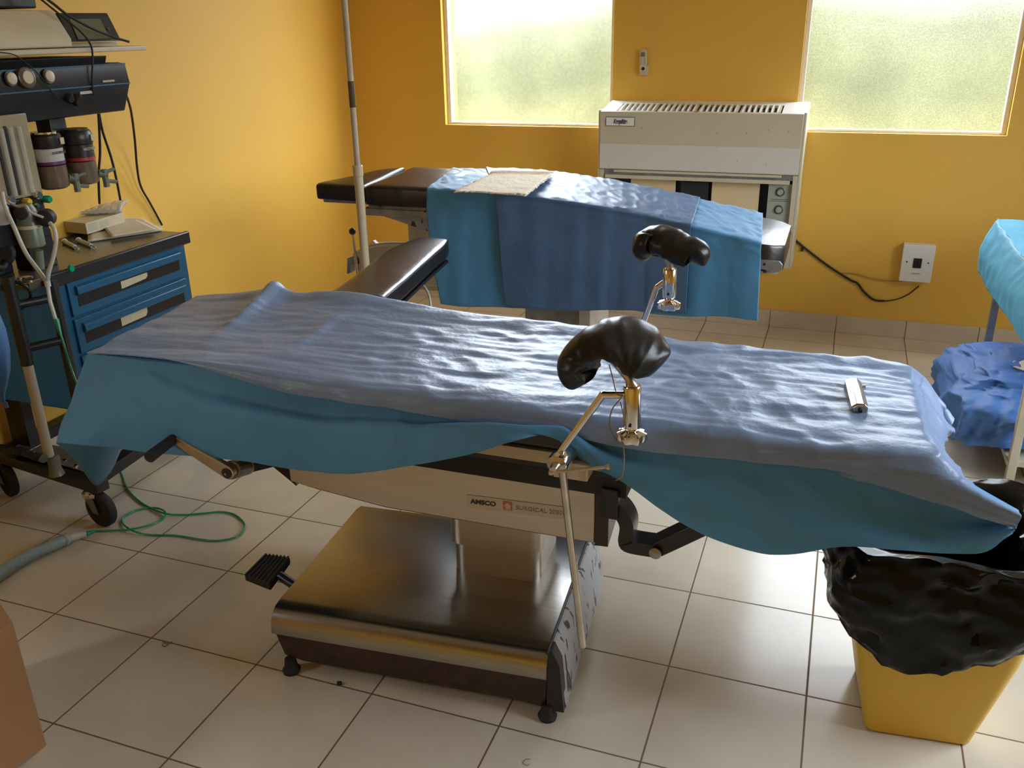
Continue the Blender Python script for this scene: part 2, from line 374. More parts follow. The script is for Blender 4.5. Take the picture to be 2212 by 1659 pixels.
for i, (a, b) in enumerate(WIN):
    win = struct(bpy.data.objects.new('window_%d' % (i+1), None)); COL.objects.link(win); win.location = (a, YB+.05, SILL)
    f = MB(); y0, y1 = YB+.035, YB+.075; t = .022
    f.bb((a, y0, SILL), (a+t, y1, HEAD)); f.bb((b-t, y0, SILL), (b, y1, HEAD)); f.bb((a+t, y0, SILL), (b-t, y1, SILL+.012)); f.bb((a+t, y0, HEAD-t), (b-t, y1, HEAD))
    f.build('window_frame', 'white', win, bevel=.002)
    MB().bb((a+t, YB+.05, SILL+.012), (b-t, YB+.055, HEAD-t)).build('pane', ('glassA', 'glassB')[i], win)
for wn, X_, q in (('window_3', XR+.04, RW), ('window_4', XL-.08, LW_)):  # the right-wall one is an added light opening
    win = struct(bpy.data.objects.new(wn, None)); COL.objects.link(win); win.location = (X_, q[0], q[2])
    f = MB(); f.bb((X_, q[0], q[2]), (X_+.04, q[0]+.04, q[3])); f.bb((X_, q[1]-.04, q[2]), (X_+.04, q[1], q[3]))
    f.bb((X_, q[0]+.04, q[2]), (X_+.04, q[1]-.04, q[2]+.04)); f.bb((X_, q[0]+.04, q[3]-.04), (X_+.04, q[1]-.04, q[3]))
    f.build('window_frame', 'white', win)
    MB().bb((X_+.015, q[0]+.04, q[2]+.04), (X_+.02, q[1]-.04, q[3]-.04)).build('pane', 'glassA', win)

# ================================================================== NEAR OPERATING TABLE
ZT = .800; YN, YFR, X0, X1 = .365, .825, -.02, 1.795
ot = thing('operating_table', 'large stainless steel operating table in the middle, covered by blue drapes', 'operating table', (.75, .62, 0))
ang = math.atan2(.058, .697); dx = V((math.cos(ang), math.sin(ang), 0)); dy = V((-math.sin(ang), math.cos(ang), 0))
B0 = V((.399, .338, 0)); BL, BD = .700, .535
def BP(s, t, z): return B0+dx*(s*BL)+dy*(t*BD)+V((0, 0, z))
RB = RZ(ang)
# steel cover with a rolled front lip: profile in t/z swept along the base
prof = [(-.005, .116), (-.012, .119), (-.008, .150), (.004, .170), (.022, .179), (.05, .182), (BD-.03, .182), (BD, .176), (BD+.004, .13)]
mb = MB(); mb.grid([[B0+dx*s+dy*t+V((0, 0, z)) for s in (0, BL)] for t, z in prof]); st = len(mb.v)
for k in (0, 1): mb.f.append(tuple(i*2+k for i in range(len(prof))))
mb.build('base_cover', 'steel', ot, smooth=70)
mb = MB(); mb.prism([BP(.002, .0, .120), BP(.03, .004, .048), BP(.10, .004, .038), BP(.9, .004, .034), BP(.99, .004, .026), BP(.998, .0, .120)], dy*(BD-.04))
mb.build('base_chassis', 'rust', ot)
# painted side plate with chipped enamel
mb = MB(); mb.prism([BP(1.002, .0, .125), BP(1.03, .01, .10), BP(1.075, .05, .035), BP(1.075, 1.0, .035), BP(1.02, 1.03, .15), BP(1.002, 1.0, .172)], dx*.004)
mb = MB()
pr = [(1.0, .182), (1.012, .180), (1.035, .155), (1.06, .03), (1.0, .03)]
mb.grid([[BP(a, .02, z) for a, z in pr], [BP(a, 1.0, z) for a, z in pr]], closed_v=True)
mb.f.append((0, 1, 2, 3, 4)); mb.f.append((9, 8, 7, 6, 5)); mb.build('side_plate', 'chip', ot, label='grey side plate with chipped rusty paint')
mb = MB(); mb.prism([BP(1.0, -.012, .118), BP(1.0, .02, .183), BP(1.012, .02, .184), BP(1.04, .0, .155), BP(1.058, -.012, .028), BP(1.0, -.012, .028)], dy*.035)
mb.build('side_edge_strip', 'black', ot)
mb = MB(); a, b = BP(1.0, 0, .184), BP(1.0, 1, .184); mb.tube([a, b], .0035); mb.build('edge_trim', 'black', ot)
for s, t in ((.05, .0), (1.0, .0), (.055, .93), (.975, .93)):
    MB().lathe([(.021, 0), (.023, .008), (.017, .016), (.014, .040)], BP(s, t, 0), n=18).build('levelling_foot', 'blackm', ot)
# foot pedal
P0 = V((.36, .50, .135)); hx = (U(620, 1200, 'z', .16)-U(530, 1240, 'z', .13)).normalized()
pa, pb, pc, pd = U(527, 1240, 'z', .135), U(583, 1262, 'z', .135), U(627, 1203, 'z', .165), U(572, 1196, 'z', .165)
ped = MB().prism([pa, pb, pc, pd], (0, 0, -.022)).build('foot_pedal', 'blackm', ot, bevel=.004)
nrm = (pb-pa).cross(pd-pa).normalized(); nrm = nrm if nrm.z > 0 else -nrm
mb = MB()
for i in range(7):
    q = (i+.5)/7; mb.tube([pa.lerp(pb, q)+nrm*.001, pd.lerp(pc, q)+nrm*.001], .0032, 6)
mb.build('pedal_ribs', 'pedal', ped)
MB().tube([pb.lerp(pc, .45)+V((0, 0, -.012)), V((.43, .50, .10))], .013).build('pedal_arm', 'black', ot)
# column
def rrect(cx, cy, lx, ly, r, z, n=6, R=None):
    out = []
    for qx, qy, a0 in ((1, 1, 0), (-1, 1, 90), (-1, -1, 180), (1, -1, 270)):
        for i in range(n+1):
            a = math.radians(a0+90*i/n); p = V((qx*(lx/2-r)+r*math.cos(a), qy*(ly/2-r)+r*math.sin(a), 0))
            if R is not None: p = R @ p
            out.append(V((cx, cy, z))+p)
    return out
cxy = (B0+dx*.50+dy*.385)
def ring_solid(rings):
    mb = MB(); mb.grid(rings, closed_v=True); n = len(rings[0])
    mb.f.append(tuple(range(n))[::-1]); mb.f.append(tuple((len(rings)-1)*n+i for i in range(n))); return mb
ring_solid([rrect(cxy.x, cxy.y, .232, .235, .035, z, R=RB) for z in (.181, .34)]).build('column', 'steelf', ot, label='satin steel lifting column')
ring_solid([rrect(cxy.x, cxy.y, .250, .25, .038, z, R=RB) for z in (.27, .46)]).build('column_sleeve', 'steelf', ot)
# upper housing
hb0 = V((.42, .45, 0)); HL, HD, HT, HB = .755, .33, .600, .432
def HP(s, t, z): return hb0+dx*(s*HL)+dy*(t*HD)+V((0, 0, z))
mb = MB(); mb.prism([HP(0, 0, .485), HP(.10, 0, .470), HP(.33, 0, HB+.012), HP(1, 0, HB-.012), HP(1, 0, HT-.002), HP(0, 0, HT)], dy*HD)
mb.build('housing', 'steelf', ot, bevel=.004)
mb = MB(); mb.prism([HP(1.0, -.01, HB-.014), HP(1.04, -.01, HB-.014), HP(1.04, -.01, HT), HP(1.0, -.01, HT)], dy*(HD+.005)); mb.build('housing_end_trim', 'rust', ot)
mb = MB(); mb.prism([HP(-.14, .1, .535), HP(0, .02, .480), HP(.015, .02, .470), HP(.015, .02, .60), HP(-.14, .1, .60)], dy*(HD*.8)); mb.build('gear_housing', 'black', ot)
mb = MB(); mb.bb((.42, .42, .60), (1.26, .80, .655)); mb.build('rubber_bellows', 'blackm', ot)
# tabletop frame, side rails and pad
MB().bb((X0+.06, YN+.03, .655), (X1-.06, YFR-.03, .71)).build('top_frame', 'black', ot, bevel=.004)
for yy in (YN+.003, YFR-.003):
    mb = MB()
    for a, b in ((.05, .55), (.60, 1.24), (1.30, 1.74)): mb.bb((a, yy-.005, .685), (b, yy+.005, .712))
    for x in (.1, .5, .65, .93, 1.2, 1.35, 1.7): mb.bb((x-.012, min(yy, yy+(.04 if yy < .6 else -.04)), .688), (x+.012, max(yy, yy+(.04 if yy < .6 else -.04)), .708))
    mb.build('side_rail', 'ivory', ot, bevel=.001)
for a, b in ((X0, .52), (.53, 1.26), (1.27, X1)):
    MB().bb((a, YN, .712), (b, YFR, ZT-.006)).build('mattress_section', 'vinyl', ot, bevel=.014, seg=4)
# leg section hinge link on the right
lk = [U(1318, 1052, 'y', .42), U(1352, 1100, 'y', .42), U(1358, 1140, 'y', .42), U(1348, 1175, 'y', .42), U(1355, 1186, 'y', .42), U(1418, 1197, 'y', .42), U(1430, 1185, 'y', .42)]
mb = MB()
def strap(pts, wd, th, yoff=0):
    R_ = []; pts = [V(p) for p in pts]
    for i, p in enumerate(pts):
        t = (pts[min(i+1, len(pts)-1)]-pts[max(i-1, 0)]); t.y = 0; t.normalize(); n_ = V((-t.z, 0, t.x))
        R_.append([p+n_*wd/2+V((0, yoff, 0)), p-n_*wd/2+V((0, yoff, 0)), p-n_*wd/2+V((0, yoff+th, 0)), p+n_*wd/2+V((0, yoff+th, 0))])
    return R_
def strap_part(pts, wd, th, name, m, par, **k):
    R_ = strap(pts, wd, th); mb = MB(); mb.grid(R_, closed_v=True); mb.f.append((0, 1, 2, 3)); e_ = (len(R_)-1)*4; mb.f.append((e_+3, e_+2, e_+1, e_)); return mb.build(name, m, par, **k)
Y4 = .42
strap_part(spl([U(1310, 1085, 'y', Y4), U(1340, 1112, 'y', Y4), U(1353, 1140, 'y', Y4), U(1350, 1172, 'y', Y4), U(1362, 1183, 'y', Y4), U(1425, 1193, 'y', Y4)], 6), .030, .05, 'hinge_arm', 'black', ot, bevel=.003)
strap_part([U(1418, 1190, 'y', Y4-.01), U(1520, 1142, 'y', Y4-.01), U(1600, 1105, 'y', Y4-.01), (1.50, Y4, .70)], .034, .05, 'link_bar', 'black', ot, bevel=.003)
c_ = U(1416, 1193, 'y', Y4-.014); MB().lathe([(.013, 0), (.013, .006), (.006, .009)], c_, (0, -1, 0)).build('hinge_bolt', 'steel', ot)
mb = MB(); a = U(1300, 1050, 'y', Y4); b = U(1336, 1120, 'y', Y4); mb.bb((a.x, Y4-.01, b.z), (b.x, Y4+.07, a.z)); mb.build('hinge_block', 'black', ot, bevel=.003)
a = U(1340, 1042, 'y', Y4+.05); b = U(1347, 1090, 'y', Y4+.05); MB().tube([a+V((0, 0, .06)), b], .006).build('hinge_pin', 'steel', ot)
# crank handle
YC = .30
ce = U(490, 1022, 'y', YC); ct = U(372, 950, 'y', YC); cg = U(322, 988, 'y', YC-.09)
arm = MB(); d = (ct-ce).normalized(); n_ = V((-d.z, 0, d.x)); ring = []
poly = [ce+.017*(math.cos(a)*-d+math.sin(a)*n_) for a in [math.radians(k) for k in range(-90, 91, 20)]]+[ct+.010*(math.cos(a)*d-math.sin(a)*n_) for a in [math.radians(k) for k in range(-90, 91, 20)]]
arm.prism(poly, (0, .016, 0)).build('crank_arm', 'steelf', ot, bevel=.002, label='steel crank arm')
MB().tube([ct+V((0, .014, 0)), ct+(cg-ct)*.08, cg], [.0125, .0125, .0135], 20).build('crank_grip', 'blackm', ot, bevel=.002)
MB().lathe([(.0125, 0), (.013, .002), (.005, .003)], ce+V((0, .0, 0)), (0, -1, 0)).build('crank_hub', 'dark', ot)
MB().lathe([(.0035, 0), (.0035, .003)], ce+V((0, -.0032, 0)), (0, -1, 0)).build('crank_screw', 'chrome', ot)
ax_ = [ce+V((0, .016, 0)), U(545, 1002, 'y', .43)]
dd = (ax_[1]-ax_[0]); MB().tube([ax_[0], ax_[0]+dd*.6], .022, 24).build('crank_boss', 'grey', ot, bevel=.002)
MB().tube([ax_[0]+dd*.6, ax_[0]+dd*.72], .0225, 24).build('crank_ring', 'ivory', ot); MB().tube([ax_[0]+dd*.7, V((.47, .56, .54))], .019, 20).build('crank_shaft', 'dark', ot)
# name plate on the housing
a, b = U(1002, 1098, 'y', .47), U(1222, 1150, 'y', .47)
s0, s1 = (a.x-hb0.x)/(HL*dx.x), (b.x-hb0.x)/(HL*dx.x)
zt, zb = .508, .475
pl = MB().prism([HP(s0, 0, zb)-dy*.0015, HP(s1, 0, zb-.002)-dy*.0015, HP(s1, 0, zt-.002)-dy*.0015, HP(s0, 0, zt)-dy*.0015], dy*.003).build('name_plate', 'plate', ot, bevel=.0008)
RP = frameR(dx, (0, 0, 1)); zc = (zt+zb)/2; wl = (s1-s0)*HL
text('AMSCO', .016, HP(s0, 0, zc)+dx*.010-dy*.002, RP, 'ink', pl, width=.062, offset=.0006)
q = HP(s0, 0, zc)+dx*(wl*.36)-dy*.002
lg = MB(); lg.prism([q+V((0, 0, -.011)), q+dx*.021+V((0, 0, -.011)), q+dx*.021+V((0, 0, .011)), q+V((0, 0, .011))], -dy*.0006); lg.build('red_emblem', 'redlogo', pl)
q2 = q-dy*.0008; lg = MB(); lg.prism([q2+dx*.006+V((0, 0, -.009)), q2+dx*.018+V((0, 0, -.009)), q2+dx*.018+V((0, 0, .001)), q2+dx*.0205+V((0, 0, .001)), q2+dx*.011+V((0, 0, .009)), q2+dx*.001+V((0, 0, -.001)), q2+dx*.006+V((0, 0, -.001))], -dy*.0004); lg.build('emblem_arrow', 'plate', pl)
text('SURGICAL 2080M', .015, HP(s0, 0, zc-.002)+dx*(wl*.48)-dy*.002, RP, 'grey', pl, width=wl*.49)

# ------------------------------------------------------------------ drapes of the near table
def pxrow(ax, val, pts): return [U(x, y, ax, val) for x, y in pts]
crease = [(200, 757), (452, 782), (642, 815), (827, 842), (990, 869), (1185, 888), (1340, 908), (1560, 940), (1740, 962), (1900, 974), (2008, 986)]
CR = []
for x, y in crease: p = U(x, y, 'y', YN-.004); p.z = max(p.z, ZT+.004); CR.append(p)
far = [(430, 638), (520, 632), (600, 624), (645, 634), (700, 632), (780, 636), (860, 652), (1000, 675), (1200, 700), (1460, 735), (1700, 760), (1860, 776), (1958, 795)]
FR = [U(x, y, 'y', YFR+.006) for x, y in far]
for p in FR: p.z = max(p.z, ZT+.002)
hem = pxrow('y', YN-.020, [(192, 757), (300, 768), (410, 787), (600, 843), (750, 868), (900, 892), (1050, 917), (1150, 930), (1250, 945), (1340, 964), (1500, 985), (1740, 1008), (1860, 1037)])+[U(1960, 1068, 'y', YN-.03), U(2060, 1098, 'y', YN-.045), U(2196, 1140, 'y', YN-.06)]
hem[0].z = CR[0].z-.002; hem[0].x = CR[0].x
tipc = [U(2030, 1000, 'y', YN-.010), U(2100, 1050, 'y', YN-.03), U(2208, 1112, 'y', YN-.055)]
FRr = resample(spl(FR, 6), 70); CRr = resample(spl(CR, 6), 70); HMr = resample(spl(hem, 6), 92)
# explicit grid: 70 columns on the top + 22 over the end
def row_full(base, tail):
    return base+resample(spl([base[-1]]+tail, 6), 23)[1:]
G = [row_full([p+V((0, .012, -.075)) for p in FRr], [V((1.83, YFR+.012, .70)), V((1.86, YFR+.01, .67)), V((1.885, YFR, .65))]),
     row_full([p+V((0, .010, -.03)) for p in FRr], [V((1.82, YFR, .76)), V((1.85, YFR, .72)), V((1.888, YFR-.01, .68))]),
     row_full(FRr, [V((1.81, YFR-.005, .785)), V((1.845, YFR-.01, .745)), U(2058, 905, 'x', 1.893)])]
for k in range(1, 7):
    t = k/7; base = []
    for a, b in zip(FRr, CRr):
        p = a.lerp(b, t); p.z = ZT+.003+(p.z-ZT-.003)*max(0, 1-abs(t-.0)*1.0)*.9 if t < .5 else ZT+.003+(p.z-ZT)*(t)*.7; base.append(p)
    yy = base[-1].y
    te = [U(2048, 922, 'x', 1.889), U(2060, 932, 'x', 1.892), U(2046, 952, 'x', 1.886), U(2036, 975, 'x', 1.880), U(2050, 995, 'x', 1.882), U(2062, 1014, 'x', 1.878)][k-1]
    if k >= 5: te = te.lerp(V((1.90, .42, .72)), .5*(k-4))
    G.append(row_full(base, [V((1.806, yy, .788)), V((1.835, yy, .75)), te]))
G.append(row_full(CRr, [U(2030, 1000, 'y', YN-.010), U(2100, 1050, 'y', YN-.03), U(2200, 1108, 'y', YN-.055)]))
G.append([a.lerp(b, .5)+V((0, -.006, .0)) for a, b in zip(G[-1], HMr)])
G.append(HMr)
def refine(G, nu, nv):
    cols = [spl([r[j] for r in G], nv) for j in range(len(G[0]))]
    R_ = [[c[i] for c in cols] for i in range(len(cols[0]))]
    return [spl(r, nu) for r in R_]
top = refine(G, 4, 8)
nrows = len(top)
def wr_top(p, i, j):
    a = 0.0
    q = V((p.x*1.6+p.y*1.1, p.y*17-p.x*1.5, p.z*6))
    a += .0042*N(q)
    q = V((p.x*4.5+p.y*3, p.y*34-p.x*3.5, 3.1)); a += .0038*(1-2*abs(N(q)))*(.35+.65*min(1, max(0, (p.x-.15)*1.4)))
    q = V((p.x*9, p.y*60, 7)); a += .0007*N(q)
    q = V((p.x*11+p.y*10, p.y*13-p.x*4, 11)); a += .0030*(1-2.4*abs(N(q)))*(.3+.7*min(1, max(0, (p.x-.5)*2)))
    # raised fold across the head end, running towards the near edge
    d_ = (p.x-.17)-(.83-p.y)*.10; w2 = max(0, min(1, (p.y-.48)/.25)); a += .020*math.exp(-(d_/.022)**2)*w2
    d_ = (p.x-.44)+(.7-p.y)*.05; a += .006*math.exp(-(d_/.02)**2)*math.exp(-((p.y-.6)/.1)**2)
    if p.z < .785: a += .004*N(V((p.x*14, p.y*4, p.z*9)))
    edge = min(1, i/6.)
    return max(a, -.0025)*edge
top = wrinkle(top, wr_top)
o = MB(); o.grid(top); o = o.build('surgical_drape', 'violet', smooth=180, solid=.0012)
tag(o, 'violet-blue top sheet spread wrinkled over the near operating table', 'surgical drape')
# teal under-drape hanging down the near side
YA = YN-.006
tb = [(122, 957), (160, 960), (255, 968), (330, 977), (430, 985), (540, 998), (640, 1014), (760, 1022), (860, 1010), (1000, 985), (1100, 957), (1190, 934), (1212, 940), (1240, 985), (1340, 1040), (1480, 1130), (1600, 1184), (1700, 1197), (1820, 1181), (1950, 1190), (2110, 1195), (2168, 1162), (2193, 1142)]
def yb(x):
    return YN-.055-.020*math.sin(x/135.)-(.03 if x < 250 else 0)-.02*math.exp(-((x-760)/260)**2)
HB_ = [U(x, y, 'y', yb(x)+(.0 if not 1150 < x < 1260 else .035)) for x, y in tb]
ridge = [(160, 850), (300, 835), (430, 872), (560, 895), (700, 917), (850, 921), (1000, 918), (1120, 918), (1205, 922), (1232, 935), (1290, 975), (1400, 1020), (1500, 1055), (1620, 1090), (1760, 1110), (1900, 1130), (2050, 1150), (2185, 1141)]
RG = [U(x, y, 'y', YN-.034-(.014 if 500 < x < 1150 else 0)) for x, y in ridge]
upr = [(186, 775), (300, 790), (420, 830), (560, 868), (700, 893), (850, 905), (1000, 912), (1120, 924), (1215, 936), (1300, 962), (1500, 1000), (1740, 1030), (1900, 1075), (2050, 1110), (2188, 1141)]
UR = [U(x, y, 'y', YN-.011) for x, y in upr]
topt = [V((p.x, YN-.0045, min(p.z, ZT+.006)-.0035)) for p in CR]+[p+V((0, .004, -.012)) for p in tipc]
in0 = [V((p.x, YN+.03, ZT-.001)) for p in CR]+[p+V((0, .03, -.008)) for p in tipc]
mid0 = [a.lerp(b, .5) for a, b in zip(resample(topt, 24), resample(UR, 24))]
tg = loft([in0, topt, UR, RG, [a.lerp(b, .55)+V((0, -.006, 0)) for a, b in zip(resample(RG, 24), resample(HB_, 24))], HB_], 260, 10)
def wr_t(p, i, j):
    return (.0055*N(V((p.x*5+p.z*3, p.y*3, p.z*9)))+.0042*(1-2*abs(N(V((p.x*9, 2, p.z*13+p.x*4))))))*min(1, max(0, i-13)/10.)*.8
tg = wrinkle(tg, wr_t)
o = MB(); o.grid(tg)
# left end: the same cloth turns the corner and hangs down the head end
lcol = [r[0] for r in tg]
nrow = len(lcol)
gr = []
flap_t = [V((-.036, .42, ZT-.004)), V((-.036, .52, ZT-.004)), V((-.035, .66, ZT-.004)), V((-.03, .82, ZT-.004))]
flap_b = [U(165, 995, 'y', .37), U(208, 1048, 'y', .45), U(248, 1003, 'y', .60), U(252, 960, 'y', .78)]
for i, p in enumerate(lcol):
    t = min(1, max(0, i-10)/(nrow-11)); gr.append(spl([p]+[a.lerp(b, t) for a, b in zip(flap_t, flap_b)], 8))
o.grid(gr)
o = o.build('surgical_drape', 'teal', smooth=180, solid=.0012)
tag(o, 'teal under-drape hanging down the near side of the operating table', 'surgical drape')

# ------------------------------------------------------------------ arm board behind the near table
ab = thing('arm_board', 'black padded arm board sticking out between the two operating tables', 'arm board', (.35, 1.2, .8))
ZA = .835
q = [U(716, 626, 'z', ZA), U(822, 638, 'z', ZA), U(972, 520, 'z', ZA), U(957, 510, 'z', ZA), U(905, 510, 'z', ZA)]
# smooth padded bar from near table outward, with a gently curved outline
Ls = spl([U(700, 636, 'z', ZA), U(770, 590, 'z', ZA), U(835, 540, 'z', ZA), U(900, 512, 'z', ZA+.005)], 8)
Rs = spl([U(832, 640, 'z', ZA), U(880, 600, 'z', ZA), U(925, 560, 'z', ZA), U(974, 519, 'z', ZA+.005)], 8)
Ls = resample(Ls, 24); Rs = resample(Rs, 24); rings = []
for i, (a, b) in enumerate(zip(Ls, Rs)):
    t = i/23; k = 1 if i < 22 else (.97, .86)[i-22]; m_ = (a+b)/2; a = m_+(a-m_)*k; b = m_+(b-m_)*k; r = []
    th = .052
    for j in range(32):
        an = 2*math.pi*(j+.5)/32; cx = math.copysign(abs(math.cos(an))**.16, math.cos(an)); sz = math.copysign(abs(math.sin(an))**.22, math.sin(an))
        p = m_+(b-m_)*cx; p.z += -th/2+sz*th/2+(.004*(1-cx*cx) if sz > 0 else 0)+.0012*N(V((t*30, cx*4, sz))); r.append(p)
    rings.append(r)
ring_solid(rings).build('pad', 'vinyl', ab, smooth=60)
mb = MB(); mb.grid([[a+(b-a)*.06+V((0, 0, -.060)), b-(b-a)*.02+V((0, 0, -.060)), b-(b-a)*.02+V((0, 0, -.070)), a+(b-a)*.06+V((0, 0, -.070))] for a, b in zip(Ls[:23], Rs[:23])], closed_v=True)
mb.f.append((0, 1, 2, 3)); mb.f.append((91, 90, 89, 88)); mb.build('support_plate', 'black', ab)
MB().tube([V((.50, .83, .70)), V((.45, .98, .77))], .012).build('socket', 'steel', ab)
tb_ = [U(893, 612, 'z', .77), U(915, 618, 'y', 1.25), U(927, 640, 'y', 1.22), U(931, 668, 'y', 1.18), U(935, 700, 'y', 1.15)]
MB().tube(spl(tb_, 6), .0035, 8).build('strap', 'cuff', ab, label='thin white strap hanging from the pad')

# ------------------------------------------------------------------ leg holders
def saddle(path, w0, w1, th, seed, par, out_dir):
    """arched padded rest: a fat cross-section swept along an arch"""
    P_ = resample(spl(path, 8), 44); rings = []; out_dir = V(out_dir).normalized()
    tm = (P_[24]-P_[20]).normalized(); sm = (out_dir-tm*out_dir.dot(tm)).normalized(); sgn_ = 1 if sm.cross(tm).z > 0 else -1
    for i, p in enumerate(P_):
        t = i/43; tg_ = (P_[min(i+1, 43)]-P_[max(i-1, 0)]).normalized(); side = (out_dir-tg_*out_dir.dot(tg_)).normalized(); nn = side.cross(tg_)
        nn = nn*sgn_
        cap = min(1, math.sin(math.pi*min(1, max(0, t)))**.5*1.25+.08) if (t < .14 or t > .86) else 1
        W = (w0+(w1-w0)*t)*cap; H = th*(.55+.45*cap); r = []
        for j in range(28):
            a = 2*math.pi*j/28; c, s = math.cos(a), math.sin(a)
            cx = math.copysign(abs(c)**.6, c); sx = math.copysign(abs(s)**.75, s)
            p2 = p+side*W/2*cx+nn*H/2*sx
            # pad wraps: edges droop under, gathered cover folds
            p2 = p2-nn*(.020*cx*cx)
            fold = .0045*(1-2*abs(N(V((t*9+seed, cx*2.3, sx*1.2)))))+.003*N(V((t*22, cx*4+seed, sx*3)))
            p2 = p2+(p2-p).normalized()*fold
            r.append(p2)
        rings.append(r)
    return ring_solid(rings).build('leg_rest', 'vinyl2', par, smooth=180, sub=1)
def knob(c, r, par, name='clamp_knob'):
    c = V(c); ring = []; prof = [(.35, .026), (.42, .024), (.45, .014), (1.0, .008), (1.04, 0), (.95, -.007), (.3, -.010)]
    mb = MB(); n = 40; R_ = []
    for k, z in prof:
        R_.append([c+V((math.cos(2*math.pi*j/n)*r*k*(1+(.11*math.cos(7*2*math.pi*j/n) if k > .9 else 0)), math.sin(2*math.pi*j/n)*r*k*(1+(.11*math.cos(7*2*math.pi*j/n) if k > .9 else 0)), z)) for j in range(n)])
    mb.grid(R_, closed_v=True); mb.f.append(tuple(range(n))); mb.f.append(tuple((len(prof)-1)*n+j for j in range(n))[::-1])
    return mb.build(name, 'chrome', par, smooth=50)
def holder(y, socket_px, elbow, label, path, w0, w1, th, seed, outd, sc):
    sx, st_, sb = socket_px[:3]
    a, b = U(sx[0], st_, 'y', y), U(sx[1], sb, 'y', y); b = V((a.x+.002, y, b.z))
    t = thing('leg_holder', label, 'leg holder', (a.x, y, a.z), 'padded leg holders clamped to the near table')
    pts = [U(p[0], p[1], 'y', y) for p in elbow]
    r = .0055*sc
    MB().tube(spl([pts[0]]+[pts[0].lerp(pts[1], .93)]+[pts[1]]+[pts[1].lerp(pts[2], .25)]+[pts[2]], 5), .0072, 16).build('support_bar', 'chrome', t)
    s_ = MB().tube([b, b+(a-b)*.04, a-(a-b)*.04, a], [.0150, .0165, .0165, .0150], 28).build('socket', 'chrome', t, smooth=60)
    MB().lathe([(.0015, 0), (.003, .001), (.003, .002)], b+V((0, -.0165, .012)), (0, -1, 0), 12).build('socket_screw', 'dark', s_)
    kz = U(socket_px[0][1], socket_px[3] if len(socket_px) > 3 else sb+15, 'y', y).z
    MB().tube([b, V((b.x, y, kz))], .005).build('clamp_spindle', 'rod', t)
    knob((b.x, y, kz), .0255, t)
    return t, a, b
P1 = [(1258, 870)]
Y1 = .295
t1, a1, b1 = holder(Y1, ((1366, 1369), 832, 925, 943), [(1203, 985), (1302, 853), (1352, 853)], 'padded black leg holder on the near side of the operating table', None, 0, 0, 0, 0, None, 1)
path = [U(1250, 838, 'y', Y1-.01), U(1236, 800, 'y', Y1), U(1250, 757, 'y', Y1+.005), U(1295, 725, 'y', Y1+.01), U(1345, 722, 'y', Y1+.02), U(1395, 745, 'y', Y1+.03), U(1440, 778, 'y', Y1+.035)]
saddle(path, .105, .155, .044, 1.3, t1, (.25, 1, .1))
a0 = U(1336, 772, 'y', Y1+.01)
MB().tube([a1+V((0, 0, -.004)), a1.lerp(a0, .2), a1.lerp(a0, .65), a0], [.012, .008, .013, .019], 20).build('ball_stem', 'rod', t1)
# clamp under the bar, with the long tail rod and tommy bar
cl = U(1206, 998, 'y', Y1-.005)
cb_ = MB().lathe([(.017, 0), (.021, .006), (.021, .045), (.019, .06)], cl+V((0, -.012, 0)), (0.1, 1, 0), 28).build('rail_clamp', 'chrome', t1, smooth=50)
MB().lathe([(.019, 0), (.010, .004), (.007, .02)], cl+V((0, -.013, 0)), (0, -1, -.1), 20).build('clamp_screw', 'rod', cb_)
a, b = U(1187, 1021, 'y', Y1-.035), U(1318, 1008, 'y', Y1-.035)
MB().tube([a, a.lerp(b, .04), a.lerp(b, .08), a.lerp(b, .12), a.lerp(b, .93), a.lerp(b, .95), b], [.0055, .006, .003, .0032, .0032, .0055, .0055], 12).build('tommy_bar', 'rod', cb_)
MB().tube([cl+V((0, -.01, -.01)), U(1215, 1015, 'y', Y1), U(1259, 1396, 'y', Y1)], .0078, 16).build('tail_rod', 'rod', t1)
MB().bb((cl.x-.02, YN-.045, .68), (cl.x+.05, YN+.0, .715)).build('clamp_block', 'ivory', t1, bevel=.003)
Y2 = .90
t2, a2, b2 = holder(Y2, ((1447, 1447), 580, 642, 660), [(1375, 735), (1418, 622), (1443, 604)], 'padded black leg holder on the window side of the operating table', None, 0, 0, 0, 0, None, .8)
path = [U(1398, 562, 'y', Y2-.01), U(1388, 538, 'y', Y2), U(1402, 513, 'y', Y2+.02), U(1440, 512, 'y', Y2), U(1475, 530, 'y', Y2-.01), U(1512, 545, 'y', Y2-.02), U(1505, 572, 'y', Y2-.03)]
saddle(path, .10, .085, .048, 5.1, t2, (.2, 1, .1))
a0 = U(1447, 555, 'y', Y2); MB().tube([a2+V((0, 0, -.004)), a2.lerp(a0, .3), a0], [.011, .008, .015], 18).build('ball_stem', 'rod', t2)
p_ = U(1375, 735, 'y', Y2); MB().tube([p_, p_+V((-.004, 0, -.05))], .0072, 14).build('bar_tail', 'chrome', t2)
MB().bb((p_.x-.03, YFR+.004, .67), (p_.x+.03, Y2+.02, .72)).build('rail_clamp', 'rod', t2, bevel=.004)
